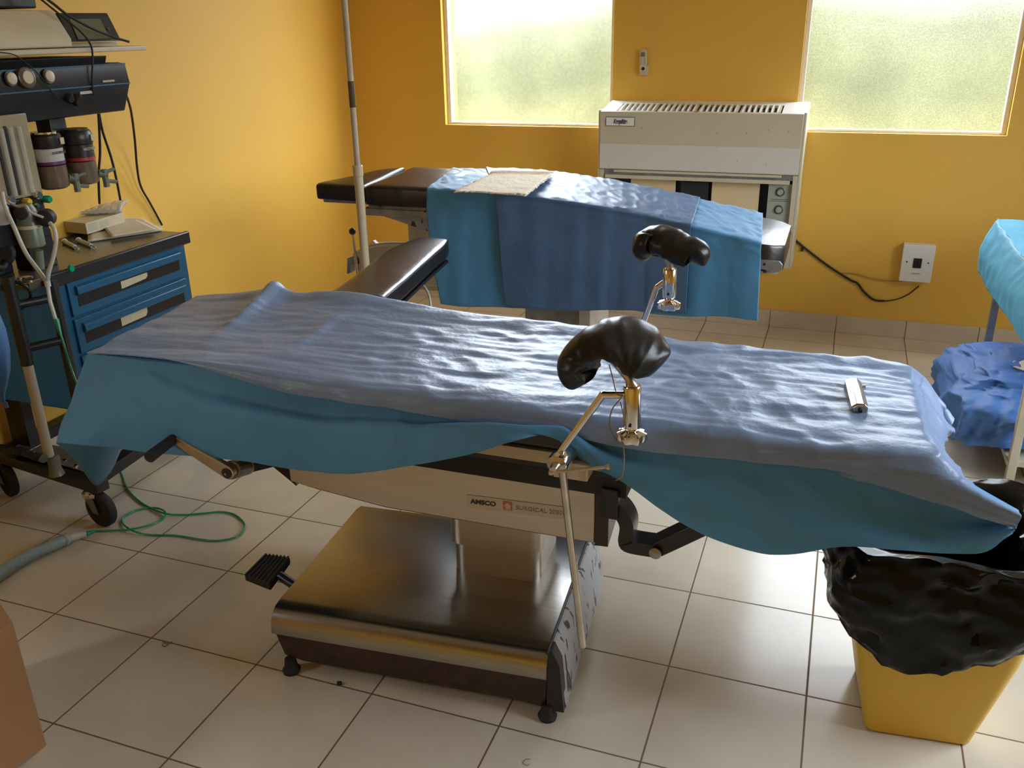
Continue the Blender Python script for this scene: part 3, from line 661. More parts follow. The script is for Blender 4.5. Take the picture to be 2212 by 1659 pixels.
# brown string tied on the near holder
s1 = spl([U(1316, 788, 'y', Y1-.012), U(1323, 815, 'y', Y1-.012), U(1332, 850, 'y', Y1-.012), U(1343, 855, 'y', Y1-.012), U(1336, 866, 'y', Y1-.012), U(1322, 885, 'y', Y1-.014), U(1316, 915, 'y', Y1-.014), U(1322, 935, 'y', Y1-.014), U(1331, 950, 'y', Y1-.014)], 6)
s2 = spl([U(1340, 868, 'y', Y1-.014), U(1347, 905, 'y', Y1-.02), U(1340, 935, 'y', Y1-.02), U(1347, 965, 'y', Y1-.02), U(1348, 1000, 'y', Y1-.02), U(1343, 1030, 'y', Y1-.02), U(1330, 1038, 'y', Y1-.02)], 6)
mb = MB(); mb.tube(s1, .0011, 6); mb.tube(s2, .0011, 6); tag(mb.build('string', 'cord'), 'thin brown string tied to the near leg holder and hanging down', 'string')
# chrome piece lying on the sheet
cp = thing('chrome_socket', 'small chrome socket piece lying at the foot end of the top sheet', 'socket', (1.685, .62, ZT+.008))
a, b = U(1842, 828, 'z', ZT+.016), U(1857, 884, 'z', ZT+.016); d = (b-a).normalized(); s_ = d.cross(V((0, 0, 1)))
def oct_(p, r): return [p+s_*r*math.cos(math.pi/8+k*math.pi/4)+V((0, 0, r*.75*math.sin(math.pi/8+k*math.pi/4))) for k in range(8)]
ring_solid([oct_(a, .017), oct_(b, .017)]).build('body', 'chrome', cp, smooth=20, bevel=.0008)
ring_solid([oct_(a-d*.004, .012), oct_(a+d*.002, .014)]).build('end_cap', 'rod', cp, smooth=20); ring_solid([oct_(b, .0135), oct_(b+d*.005, .0135)]).build('end_cap', 'rod', cp, smooth=20)
MB().lathe([(.004, 0), (.004, .006)], b+d*.004, d, 12).build('socket_hole', 'dark', cp)
MB().lathe([(.004, 0), (.0045, .006)], a+d*.015+s_*-.017, -s_, 12).build('side_stud', 'chrome', cp)

# ================================================================== FAR OPERATING TABLE (towards the windows)
ft = thing('operating_table', 'second operating table with brown-black pads, standing nearer the windows', 'operating table', (.62, 2.1, 0))
FY = 1.87
def padded(name, outline, th, par, m='vinyl', crown=.004, **k):
    """cushion from a closed outline on its top face"""
    o_ = resample(spl(outline, 1, True), 96, True); c = sum(o_, V((0, 0, 0)))/len(o_)
    def sc(f, dz): return [c+(p-c)*1.0-(p-c).normalized()*f+V((0, 0, dz)) for p in o_]
    mb = MB(); L0 = [sc(.012, -th), sc(.002, -th+.004), sc(0, -th+.014), sc(0, -.012), sc(.003, -.004), sc(.010, 0), sc(.03, crown*.6)]
    mb.grid(L0, closed_v=True); n = len(o_)
    mb.f.append(tuple(range(n))[::-1]); mb.f.append(tuple((len(L0)-1)*n+i for i in range(n)))
    return mb.build(name, m, par, smooth=50, **k)
def roundpoly(pts, rads, n=6):
    out = []; k = len(pts)
    for i in range(k):
        p = V(pts[i]); a = (V(pts[i-1])-p).normalized(); b = (V(pts[(i+1) % k])-p).normalized(); r = rads[i]
        if r <= 0: out.append(p); continue
        for j in range(n+1):
            t = j/n; out.append((p+a*r)*(1-t)**2+p*2*t*(1-t)+(p+b*r)*t*t)
    return out
def line_z(x): return .948 if x < .42 else .948-.115*((x-.42)/1.0)**1.25
h0, h1, h2, h3 = U(679, 394, 'y', 1.87), U(783, 388, 'y', 1.87), U(875, 367, 'y', 2.30), U(775, 368, 'y', 2.28)
zt = .950
h0, h1, h2, h3 = [V((p.x, p.y, zt+dz)) for p, dz in zip((h0, h1, h2, h3), (.0, -.004, .008, .004))]
h3.x = h0.x+.10
padded('head_pad', roundpoly([h0, h1, h2, h3], [.012, .004, .004, .06]), .062, ft)
b0 = V((h1.x+.008, 1.87, zt)); b1 = V((.46, 1.87, zt)); b2 = V((.40, 2.33, zt+.006)); b3 = V((h2.x+.02, 2.33, zt+.006))
padded('back_pad', roundpoly([b0, b1, b2, b3], [.004, .003, .003, .01]), .075, ft)
# foot pads bend downwards to the right
fz = lambda x: line_z(x)-.004
def long_pad(name, xa, xb, ya, yb, th):
    n = 16; rings = []
    for i in range(n+1):
        x = xa+(xb-xa)*i/n; k = 1
        sh = 0
        if xb > 1.3 and i > n-3: sh = (.0, .010, .045)[i-(n-2)]
        dy_ = .07*min(1, max(0, (x-1.0)/.36)) if xb > 1.3 else 0
        z = fz(x); y0_, y1_ = ya-dy_+sh, yb-sh
        rings.append([V((x, y0_, z-th)), V((x, y0_, z-.012)), V((x, y0_+.004, z-.003)), V((x, y0_+.02, z)), V((x, y1_-.02, z+.002)), V((x, y1_, z-.006)), V((x, y1_, z-th))])
    return ring_solid(rings).build(name, 'vinyl', ft, smooth=50, bevel=.002)
long_pad('seat_pad', .465, .92, 1.87, 2.33, .07); long_pad('foot_pad', .93, 1.455, 1.873, 2.22, .085)
# under frame
mb = MB(); a, b = U(697, 424, 'y', 1.90), U(790, 432, 'y', 1.90); mb.bb((a.x, 1.90, .872), (b.x+.02, 2.25, .892)); mb.build('head_plate', 'grey', ft, bevel=.004)
rl = [U(785, 430, 'y', 1.885), U(925, 447, 'y', 1.885)]
mb = MB(); mb.bb((rl[0].x, 1.878, .835), (.95, 1.886, .862)); mb.bb((rl[0].x+.02, 1.886, .862), (.90, 2.28, .876)); mb.build('side_rail', 'grey', ft, bevel=.001)
mb = MB(); mb.prism([V((rl[0].x, 1.90, .862)), V((rl[0].x, 1.90, .838)), V((rl[0].x+.07, 1.90, .832)), V((.20, 1.90, .765)), V((.85, 1.90, .765)), V((.9, 1.90, .862))], (0, .34, 0)); mb.build('frame_plate', 'chip', ft, label='grey frame plate with worn paint')
for px_, py_ in ((822, 446), (918, 457)):
    c_ = U(px_, py_, 'y', 1.876); MB().lathe([(.004, 0), (.0035, .003)], c_, (0, -1, 0), 10).build('bolt', 'dark', ft)
mb = MB(); mb.bb((U(880, 485, 'y', 1.95).x, 1.95, .55), (.60, 2.25, U(880, 485, 'y', 1.95).z)); mb.build('gear_cover', 'beige', ft, bevel=.004)
mb = MB(); a = U(1130, 675, 'y', 1.95); b = U(1275, 690, 'y', 1.95); mb.bb((a.x, 1.97, .03), (b.x-.04, 2.22, .80)); mb.build('column', 'grey', ft, bevel=.004)
mb = MB(); mb.bb((b.x-.045, 1.95, .03), (b.x, 2.24, .80)); mb.build('column_trim', 'beige', ft, bevel=.003)
mb = MB(); mb.bb((.30, 1.86, .0), (1.12, 2.36, .08)); mb.build('base', 'rust', ft, bevel=.02, seg=3)
# foot-end rail with a clamp
a = U(1640, 566, 'y', 1.79); b = U(1690, 572, 'y', 1.79)
mb = MB(); mb.prism([V((a.x-.01, 1.795, a.z+.006)), V((b.x-.01, 1.795, a.z+.004)), V((b.x, 1.795, b.z-.002)), V((b.x, 1.795, b.z-.020)), V((b.x-.012, 1.795, b.z-.028)), V((a.x-.01, 1.795, a.z-.022))], (0, .012, 0)); mb.build('foot_rail', 'grey', ft, bevel=.001)
MB().lathe([(.005, 0), (.004, .004)], U(1651, 571, 'y', 1.788), (0, -1, 0), 12).build('rail_bolt', 'dark', ft)
mb = MB(); mb.bb((1.37, 1.807, .735), (1.44, 2.21, .748)); mb.bb((.95, 1.90, .735), (1.38, 2.21, .748)); mb.build('foot_plate', 'chip', ft)
c_ = U(1705, 502, 'y', 2.18); MB().tube([c_+V((-.05, 0, -.004)), c_+V((-.01, 0, 0)), c_+V((.008, 0, 0))], [.012, .012, .010], 16).build('rail_knob', 'grey', ft)
# tilt mechanism at the head end
mech = MB(); YM = 2.05
def tp(x, y, Y=YM): return U(x, y, 'y', Y)
mech.prism([tp(766, 545), tp(800, 530), tp(840, 527), tp(870, 532), tp(870, 600), tp(770, 585)], (0, .06, 0)); mech.build('tilt_bracket', 'beige', ft, bevel=.003)
mb = MB(); mb.tube(spl([tp(764, 550, YM-.02), tp(800, 532, YM-.02), tp(850, 527, YM-.02), tp(920, 530, YM-.02)], 4), .007, 10); mb.build('curved_bar', 'ivory', ft)
MB().tube([tp(762, 507, YM-.03), tp(769, 560, YM-.03), tp(773, 595, YM-.03)], [.0045, .006, .007], 12).build('tilt_lever', 'rod', ft)
MB().lathe([(.001, -.0145)]+[(.0145*math.cos(a), .0145*math.sin(a)) for a in [math.radians(k) for k in range(-75, 76, 15)]]+[(.001, .0145)], tp(761, 500, YM-.03), (0, 0, 1), 20).build('lever_ball', 'black', ft, smooth=80)
mb = MB(); mb.prism([tp(750, 558), tp(768, 551), tp(776, 556), tp(778, 572), tp(760, 572), tp(757, 590), tp(749, 592)], (0, .05, 0)); mb.build('clevis', 'grey', ft, bevel=.002)
mb = MB(); mb.prism([tp(798, 524), tp(806, 520), tp(815, 529), tp(798, 534)], (0, .02, 0)); mb.build('white_tab', 'white', ft)
mb = MB(); mb.bb((tp(770, 590).x, YM+.0, .50), (.35, YM+.06, .62)); mb.build('mechanism_arm', 'beige', ft)

# drapes over the far table
def far_drape(name, m, label, x_far, x_near, x_bot, dz, yoff, hempx, edgeL, seed, group):
    """sheet: far hang, far edge, near edge crease, hem"""
    n = 70; fe, ne, mid, bo = [], [], [], []
    for i in range(n+1):
        t = i/n; px_ = x_far[0]+(x_far[1]-x_far[0])*t; xn = x_near[0]+(x_near[1]-x_near[0])*t
        y1_ = 2.335 if px_ < 1300 else 2.335-.11*min(1, (px_-1300)/350.)
        xw = U(px_, 380, 'y', y1_).x; fe.append(V((xw, y1_, line_z(xw)+dz+.003)))
        y0_ = 1.868 if xn < 1400 else 1.868-.07*min(1, (xn-1400)/250.)
        xw = U(xn, 450, 'y', y0_-.004).x; ne.append(V((xw, y0_-yoff, line_z(xw)+dz-.001)))
        pb = x_bot[0]+(x_bot[1]-x_bot[0])*t; hy = hempx(pb); p = U(pb, hy, 'y', y0_-.035-yoff); bo.append(p)
    for i in range(n+1): mid.append(ne[i].lerp(bo[i], .25)+V((edgeL(i/n), -.006, 0)))
    m2 = [a.lerp(b, .65)+V((edgeL(i/n)*.6, -.010, 0)) for i, (a, b) in enumerate(zip(ne, bo))]
    fh = [p+V((0, .012, -.10)) for p in fe]
    tops = [[a.lerp(b, k/5) for a, b in zip(fe, ne)] for k in range(1, 5)]
    G2 = refine([fh, [p+V((0, .010, -.015)) for p in fe], fe]+tops+[ne, [p+V((0, -.008, -.022)) for p in ne], mid, m2, bo], 3, 8)
    def wr(p, i, j):
        if p.z > line_z(p.x)-.004 and p.y > 1.86: a = .0035*abs(N(V((p.x*14, p.y*11, seed))))+.0035*(1-2*abs(N(V((p.x*22+p.y*9, p.y*14, seed)))))
        else: a = .006*N(V((p.x*13, seed, p.z*1.5)))+.0022*(1-2*abs(N(V((p.x*9, seed, p.z*12)))))
        return max(a, -.0015)
    G2 = wrinkle(G2, wr)
    o = MB(); o.grid(G2); o = o.build(name, m, smooth=180, solid=.001); return tag(o, label, 'surgical drape', group)
hem_t = lambda x: 655+(x-950)*.085 if x < 1110 else (668 if x < 1300 else 668+(x-1300)*.073)
far_drape('surgical_drape', 'teal', 'wide teal sheet under the blue one on the far operating table', (978, 1655), (925, 1652), (952, 1637), .004, .004, lambda x: hem_t(x)+3*math.sin(x/37.), lambda t: -.012*(1-t)**3, 2.3, None)
far_drape('surgical_drape', 'bluec', 'blue sheet laid across the middle of the far operating table', (1050, 1515), (1075, 1497), (1092, 1482), .010, .014, lambda x: hem_t(x)-1+4*math.sin(x/61.), lambda t: 0, 5.7, None)
# folded cotton cloths on it
tw = None
for k in range(3):
    Z = .966+.006*k
    cs = [U(982, 411+1*k, 'z', Z), U(1136, 423-1.5*k, 'z', Z), U(1196-2*k, 375, 'z', Z), U(1062+2*k, 373, 'z', Z)]
    n = 40; P_ = []
    for i in range(n+1):
        r = []
        for j in range(n+1):
            u, v = i/n, j/n; p = cs[0].lerp(cs[1], u).lerp(cs[3].lerp(cs[2], u), v)
            e_ = min(u, v, 1-u, 1-v)
            if e_ < .001: p = p+(p-(cs[0]+cs[2])/2).normalized()*(.012*N(V((u*22+k*3, v*22, k*5)))+.006*N(V((u*60, v*60, k))))
            p.z = Z-(.012*math.exp(-u/.04)*.4)+.002*N(p, 22)+(.010*math.exp(-((v-.97)/.03)**2)); r.append(p)
        P_.append(r)
    o = MB().grid(P_).build('folded_cloth', 'towel', solid=.004, smooth=180)
    tag(o, ('bottom-most', 'middle', 'top-most')[k]+' cream cotton cloth of the ragged stack on the blue sheet', 'cloth', 'cream cloths on the far table')

# ================================================================== IV POLE
iv = thing('drip_stand', 'tall off-white drip stand pole in front of the far table head', 'drip stand', (-.05, 1.70, 0))
px0 = U(775, 372, 'y', 1.70)
IX, IY = -.037, 1.70
MB().tube([(IX, IY, .06), (IX, IY, 1.052)], .0160, 24).build('lower_tube', 'cream', iv)
MB().lathe([(.0165, 0), (.0185, .002), (.0185, .036), (.0150, .040)], (IX, IY, 1.015)).build('collar', 'cream', iv)
MB().tube([(IX, IY, 1.05), (IX, IY, 2.05)], .0105, 20).build('upper_tube', 'beige', iv)
a = U(757, 175, 'y', IY); b = U(762, 232, 'y', IY); MB().lathe([(.0112, 0), (.0114, .001), (.0114, a.z-b.z)], (IX, IY, b.z), n=20).build('tape_band', 'brownTop', iv)
for k in range(5):
    an = 2*math.pi*k/5+.3; leg = MB().tube([(IX, IY, .075), (IX+.24*math.cos(an), IY+.24*math.sin(an), .055)], .010, 12).build('leg', 'beige', iv)
    MB().lathe([(.001, -.008), (.025, -.008), (.025, .008), (.001, .008)], (IX+.24*math.cos(an), IY+.24*math.sin(an), .025), (-math.sin(an), math.cos(an), 0), 18).build('caster', 'blackm', leg)
hk = MB()
for sgn in (-1, 1): hk.tube(spl([(IX, IY, 2.04), (IX+sgn*.06, IY, 2.07), (IX+sgn*.10, IY, 2.04), (IX+sgn*.11, IY, 2.07)], 5), .004, 8)
hk.build('hook', 'rod', iv)

# ================================================================== AIR CONDITIONER
YA_ = 3.285
ac = thing('air_conditioner', 'old beige wall air conditioner between the two windows', 'air conditioner', (.93, 3.4, .4))
xl, xr = U(1297, 242, 'y', YA_).x, U(1738, 242, 'y', YA_).x; ztop = U(1297, 240, 'y', YA_).z; zlip = .832; zbot = .38
yb_ = YB-.002
mb = MB()
mb.bb((xl-.012, YA_+.012, zbot), (xl, yb_, ztop+.004)); mb.bb((xr, YA_+.012, zbot), (xr+.012, yb_, ztop+.004))
mb.bb((xl, yb_-.02, zbot), (xr, yb_, ztop+.0)); mb.bb((xl, YA_+.02, zbot), (xr, yb_, zbot+.012)); mb.build('cabinet', 'ivory', ac, bevel=.002)
mb = MB(); mb.bb((xl, YA_, zlip), (xr, YA_+.018, ztop)); fp = mb.build('front_panel', 'ivory', ac, bevel=.003)
mb = MB(); mb.bb((xl+.002, YA_-.0016, zlip+.004), (xr-.002, YA_, zlip+.124)); mb.build('panel_band', 'band', fp)
mb = MB()
for px_, py_ in ((1387, 276), (1381, 305), (1433, 319), (1549, 288), (1549, 319), (1613, 287), (1660, 282), (1592, 348), (1655, 356), (1349, 361), (1314, 360), (1704, 284)):
    p = U(px_, py_, 'y', YA_-.0017); mb.box(p, (.004, .001, .0025), Matrix.Rotation(px_, 3, 'Y'))
mb.build('paint_chips', 'rust', fp)
# top: two plain ends and the louvred outlet
gl, gr_ = U(1340, 232, 'y', YA_+.1).x, U(1692, 235, 'y', YA_+.1).x; gy0, gy1 = YA_+.02, YA_+.175
zs = lambda y: ztop+.034*(y-YA_-.018)/(yb_-YA_-.018)
def slab(x0, x1, y0, y1, th=.006):
    return [V((x0, y0, zs(y0)-th)), V((x0, y0, zs(y0))), V((x0, y1, zs(y1))), V((x0, y1, zs(y1)-th))], (x1-x0, 0, 0)
mb = MB(); mb.prism(*slab(xl, gl, YA_+.018, yb_)); mb.prism(*slab(gr_, xr, YA_+.018, yb_)); mb.prism(*slab(gl, gr_, gy1, yb_)); mb.prism([V((xr, YA_+.02, ztop-.01)), V((xr, yb_, zs(yb_))), V((xr, yb_, ztop-.01))], (.012, 0, 0)); mb.build('top_cover', 'white', ac, bevel=.001)
MB().bb((gl, gy0, ztop-.06), (gr_, gy1, ztop-.05)).build('outlet_duct', 'dark', ac)
gw = (gr_-gl)
for g in range(4):
    ga = gl+gw*(g/4)+.004; gb_ = gl+gw*((g+1)/4)-.008
    fr = MB(); fr.prism(*slab(ga, gb_, gy0, gy0+.010, .012)); fr.prism(*slab(ga, gb_, gy1-.012, gy1, .012)); fr.prism(*slab(ga, ga+.006, gy0, gy1, .012)); fr.prism(*slab(gb_-.006, gb_, gy0, gy1, .012)); fr = fr.build('outlet_grille', 'cream', ac)
    for k in range(7):
        x = ga+.012+(gb_-ga-.024)*k/6
        mb = MB(); mb.prism([V((x-.004, gy0+.01, zs(gy0)+.002)), V((x-.004, gy0+.05, zs(gy0)+.012)), V((x-.004, gy1-.012, zs(gy1)+.004)), V((x-.004, gy1-.03, ztop-.03)), V((x-.004, gy0+.03, ztop-.03))], (.008, 0, 0)); mb.build('louvre', 'white', fr)
MB().bb((gl+gw*.5-.010, gy0, ztop-.01), (gl+gw*.5+.008, gy0+.03, ztop+.003)).build('outlet_clip', 'carton', ac)
# name plate
a, b = U(1309, 252, 'y', YA_), U(1371, 273, 'y', YA_)
pl = MB().bb((a.x, YA_-.003, b.z), (b.x, YA_, a.z)).build('name_plate', 'brownTop', ac)
MB().bb((a.x+.0025, YA_-.004, b.z+.0025), (b.x-.0025, YA_-.001, a.z-.0025)).build('plate_face', 'white', pl)
text('KeepRite', .030, ((a.x+b.x)/2-.034, YA_-.0046, (a.z+b.z)/2), frameR((1, 0, 0), (0, 0, 1)), 'plum', pl, width=.070, offset=.0012, shear=.3)
mb = MB()
for q in range(3): mb.bb(((a.x+b.x)/2-.022, YA_-.0052, (a.z+b.z)/2-.010+q*.007), ((a.x+b.x)/2+.030, YA_-.0044, (a.z+b.z)/2-.0085+q*.007))
mb.build('plate_lines', 'plum', pl)
# lower intake
MB().bb((xl+.005, YA_+.10, zbot+.012), (xr-.005, YA_+.11, zlip)).build('intake_back', 'dark', ac)
mb = MB(); mb.bb((xl, YA_+.012, zlip-.028), (xr, YA_+.03, zlip-.002)); mb.build('recess_strip', 'grey', ac)  # grey metal strip set back behind the lip bars
mb = MB(); mb.bb((xl+.075, YA_-.002, zlip-.014), (xr-.075, YA_+.012, zlip-.002)); mb.build('lip_bar', 'ivory', ac, bevel=.001)
mb = MB(); mb.bb((xl+.03, YA_+.0, zlip-.045), (xr-.035, YA_+.020, zlip-.027)); mb.build('lip_bar', 'ivory', ac, bevel=.001)
for pa_, pb_ in ((1362, 1458), (1537, 1640)):
    a = U(pa_, 420, 'y', YA_+.06).x; b = U(pb_, 420, 'y', YA_+.06).x; MB().bb((a, YA_+.06, zbot+.02), (b, YA_+.07, zlip-.045)).build('filter', 'filter', ac)
a = U(1659, 420, 'y', YA_+.03).x; b = U(1711, 420, 'y', YA_+.03).x
cpn = MB().bb((a, YA_+.03, zbot+.02), (b, YA_+.05, zlip-.047)).build('control_panel', 'greenpanel', ac, label='grey-green control panel with two dials')
for k in range(2):
    c_ = V(((a+b)/2, YA_+.028, zlip-.085-k*.085)); MB().lathe([(.022, 0), (.022, .001), (.020, .002), (.020, .0015)], c_, (0, -1, 0), 28).build('dial_ring', 'brownTop', cpn)
    MB().lathe([(.015, 0), (.014, .010), (.012, .012)], c_, (0, -1, 0), 20).build('dial_knob', 'greenpanel', cpn)
mb = MB(); mb.bb((a+.006, YA_+.029, zlip-.130), (b-.006, YA_+.0302, zlip-.1285)); mb.bb((a+.015, YA_+.029, zlip-.122), (b-.015, YA_+.0302, zlip-.120)); mb.build('panel_mark', 'ink', cpn)
for sgn, X_ in ((1, xl), (-1, xr)): MB().bb((X_, YA_+.01, zbot), (X_+sgn*.022, YA_+.028, zlip-.004)).build('side_post', 'ivory', ac)
mot = MB(); a = U(1470, 420, 'y', YA_+.07).x; b = U(1530, 420, 'y', YA_+.07).x; mot.bb((a, YA_+.07, zbot+.05), (b, YA_+.1, zlip-.06)); mot.build('inner_bracket', 'dark', ac)
# louvred side vent near the floor (right flank)
vent = MB(); VX = xr+.0125
for k in range(14): vent.bb((VX, YA_+.03, .46+k*.014), (VX+.003, YA_+.12, .467+k*.014))
vent.build('side_vent', 'cream', ac)
# wall remote in its holder
rc = thing('remote_control', 'small ivory remote control in a wall holder above the air conditioner', 'remote control', (.60, YB, 1.33))
yw = YB-.001
a = U(1378, 106, 'y', YB-.02); b = U(1401, 163, 'y', YB-.02); xm = (a.x+b.x)/2-.0
MB().bb((xm-.020, YB-.014, b.z), (xm+.024, YB, b.z+.045)).build('holder', 'ivory', rc, bevel=.003)
zt_, zb_ = a.z, b.z+.018
poly = [(-.017, 0), (.015, 0), (.018, .035), (.018, .085), (.010, .102), (-.008, .102), (-.017, .095)]
hgt = (zt_-zb_)/.102
rcb = MB().prism([V((xm+x, YB-.030, zb_+z*hgt)) for x, z in poly], (0, .016, 0)).build('body', 'ivory', rc, bevel=.004, seg=3)
MB().bb((xm-.012, YB-.031, zb_+.068*hgt), (xm+.009, YB-.0295, zb_+.088*hgt)).build('display', 'grey', rc)
for r_ in range(3):
    for s_ in (-.010, 0, .010):
        if r_ < 3 and s_ == 0: continue
        MB().lathe([(.0025, 0), (.002, .0012)], (xm+s_, YB-.030, zb_+(.058-.011*r_)*hgt), (0, -1, 0), 10).build('button', 'grey', rc)
MB().lathe([(.0085, 0), (.008, .0015)], (xm+.002, YB-.030, zb_+.014*hgt), (0, -1, 0), 20).build('main_button', 'ink', rc)
# breaker box
bx = thing('breaker_box', 'white breaker box with two black switches low on the back wall', 'breaker box', (2.0, YB, .40))
a, b, c_, d_ = [U(*p, 'y', YB-.05) for p in ((1953, 528), (2023, 531), (2009, 613), (1942, 605))]
a.z = b.z = (a.z+b.z)/2; c_.z = d_.z = (c_.z+d_.z)/2; a.x = d_.x = (a.x+d_.x)/2; b.x = c_.x = (b.x+c_.x)/2
zc_ = (a.z+d_.z)/2; xc_ = (a.x+b.x)/2
MB().prism([a, b, c_, d_], (0, .05, 0)).build('case', 'white', bx, bevel=.002)
MB().bb((xc_-.019, YB-.052, zc_-.022), (xc_+.019, YB-.049, zc_+.026)).build('switch_recess', 'dark', bx)
for s_ in (-1, 1): MB().bb((xc_+s_*.0095-.0075, YB-.057, zc_-.018), (xc_+s_*.0095+.0075, YB-.050, zc_+.022)).build('switch', 'black', bx, bevel=.001)
for s_ in (-1, 1): MB().lathe([(.004, 0), (.003, .002)], (xc_+s_*.048, YB-.05, zc_+.006), (0, -1, 0), 12).build('screw', 'dark', bx)
mb = MB()
for k in range(7): mb.bb((xc_-.019+k*.0056, YB-.0508, zc_-.053), (xc_-.019+k*.0056+.0036, YB-.0498, zc_-.047))
mb.build('faint_lettering', 'grey', bx)
# cables on the wall
yc = YB-.008
cab = MB(); main_ = spl([U(x, y, 'y', yc) for x, y in ((1706, 508), (1722, 522), (1750, 545), (1790, 575), (1835, 604), (1852, 612), (1866, 630), (1885, 646), (1905, 650), (1935, 647), (1962, 636), (1985, 618))], 8)
rad = [.0055 if p.x < main_[int(len(main_)*.75)].x else .003 for p in main_]
cab.tube(main_, rad, 8); tag(cab.build('power_cable', 'blackm'), 'black power cable sagging along the wall from the breaker box', 'cable')
cab = MB(); cab.tube(spl([U(x, y, 'y', yc) for x, y in ((1815, 590), (1850, 592), (1885, 602), (1910, 606), (1950, 608))], 6), .0022, 6); tag(cab.build('thin_cable', 'cord'), 'thin brownish wire running almost level into the breaker box', 'cable')
for x, y in ((1712, 520), (1733, 536)):
    p = U(x, y, 'y', yc); tag(MB().box(p+V((0, 0, -.006)), (.012, .014, .02)).build('cable_clip', 'blackm', bevel=.002), 'black clip fixing the power cable to the wall', 'clip', 'clips along the power cable')

# ================================================================== RIGHT TABLE WITH CYAN DRAPE
rt = thing('instrument_table', 'metal instrument table at the right edge under a bright cyan drape', 'table', (2.5, 2.4, 0))
TX0, TX1, TY0, TY1, TZ = 2.235, 2.85, 1.93, 2.84, .745
MB().bb((TX0-.01, TY0-.01, TZ-.03), (TX1, TY1+.01, TZ)).build('table_top', 'beige', rt, bevel=.003)
for x in (TX0+.015, TX1-.03):
    for y in (TY0+.015, TY1-.02): 
        lg_ = MB().bb((x, y, .012), (x+.028, y+.028, TZ-.03)).build('leg', 'beige' if y < 2.2 else 'grey', rt, bevel=.002)
        MB().bb((x-.003, y-.003, 0), (x+.031, y+.031, .02)).build('leg_tip', 'rust', lg_, bevel=.003)
MB().bb((TX0+.01, TY0+.02, .085), (TX1, TY1, .105)).build('lower_shelf', 'beige', rt, bevel=.002)
# cyan drape: top and hanging side
def P2(s): return V((TX0-.014, TY0-.15+(TY1+.02-TY0+.15)*s, TZ+.006))
n = 60; er, tr, m1, lo = [], [], [], []
lowpx = [(2212, 740), (2190, 705), (2160, 660), (2140, 635), (2124, 606)]
LW = [U(2260, 800, 'x', TX0-.03)]+[U(x, y, 'x', TX0-.035-.02*i/5) for i, (x, y) in enumerate(lowpx)]
LW[-1].y = TY1+.02
ed = resample([P2(0), P2(1)], n); lwr = resample(spl(LW, 6), n)
G3 = [[p+V((.55, 0, 0)) for p in ed], [p+V((.25, 0, .001)) for p in ed], [p+V((.02, 0, 0)) for p in ed], ed, [a.lerp(b, .12)+V((-.012, 0, 0)) for a, b in zip(ed, lwr)], [a.lerp(b, .55)+V((-.022, 0, 0)) for a, b in zip(ed, lwr)], lwr]
cols = [spl([r[j] for r in G3], 10) for j in range(n)]
G3 = [[c[i] for c in cols] for i in range(len(cols[0]))]
G3 = [[p+V((-.004*N(V((p.y*9, p.z*7, 1)))-.004*(1-2*abs(N(V((p.y*8, p.z*14+p.y*6, 4))))), 0, .004*N(p, 12) if p.z > TZ else 0)) for p in r] for r in G3]
# back side flap
bf = []
fl_ = [r[-1] for r in G3]
o = MB(); o.grid(G3)
bk = [[p, p+V((0, .012, -.05)), p+V((0, .02, -.22))] for p in [V((TX0+.55-.55*i/20, TY1+.022, TZ+.006)) for i in range(21)]]
o.grid(bk); o = o.build('table_drape', 'cyan', smooth=180, solid=.0015); tag(o, 'bright cyan drape hanging off the instrument table at the right edge', 'drape')
# crumpled blue bundle on the lower shelf
def sp(x): return x*x*(3-2*x)
P_ = []; na, nb = 130, 130
bl = [(2083, 786), (2086, 850), (2090, 915), (2098, 950), (2128, 985), (2165, 1003), (2215, 1012)]
for i in range(na+1):
    r = []; s_ = i/na
    for j in range(nb+1):
        a = 2*math.pi*j/nb; cx, cy, cz_ = 2.42, 2.42, .195
        rx, ry, rz = .31, .40, .085
        ph = math.pi*(s_-.5); c, s = math.cos(ph), math.sin(ph)
        e1 = lambda v, k: math.copysign(abs(v)**k, v)
        p = V((cx+rx*e1(math.cos(a), .5)*e1(c, .5), cy+ry*e1(math.sin(a), .5)*e1(c, .5), cz_+rz*e1(s, .6)))
        if p.x < 2.3: p.z -= .05*(2.3-p.x)/.18*max(0, (.30-p.z)/.15); p.x -= .02
        dn = (p-V((cx, cy, cz_))).normalized()
        am = .034 if p.y < 2.65 else .012
        f_ = am*(1-2.4*abs(N(V((p.x*7, p.y*6, p.z*9)))))+.65*am*(1-2.4*abs(N(V((p.x*15, p.y*11+p.z*12, 3)))))+.25*am*(1-2.4*abs(N(V((p.x*30, p.y*26-p.z*28, 9)))))
        p = p+dn*f_; p.z = max(p.z, .108) if p.x > TX0+.01 else max(p.z, .075); r.append(p)
    P_.append(r)
tag(MB().grid(P_).build('linen_bundle', 'royal', smooth=180), 'crumpled royal-blue linen bundle on the lower shelf of the instrument table', 'linen')
tag(MB().grid([[p+V((0, 0, 0)) for p in r] for r in [[V((2.38+.10*math.cos(a)*k, 2.36+.07*math.sin(a)*k, .31+.02*N(V((a*2, k*3, 1)))+(1-k)*.05)) for a in [2*math.pi*q/24 for q in range(25)]] for k in (1, .85, .6, .3, .02)]]).build('gauze_pack', 'towel', smooth=180, solid=.004), 'cream gauze pack lying on the royal-blue linen bundle', 'gauze')

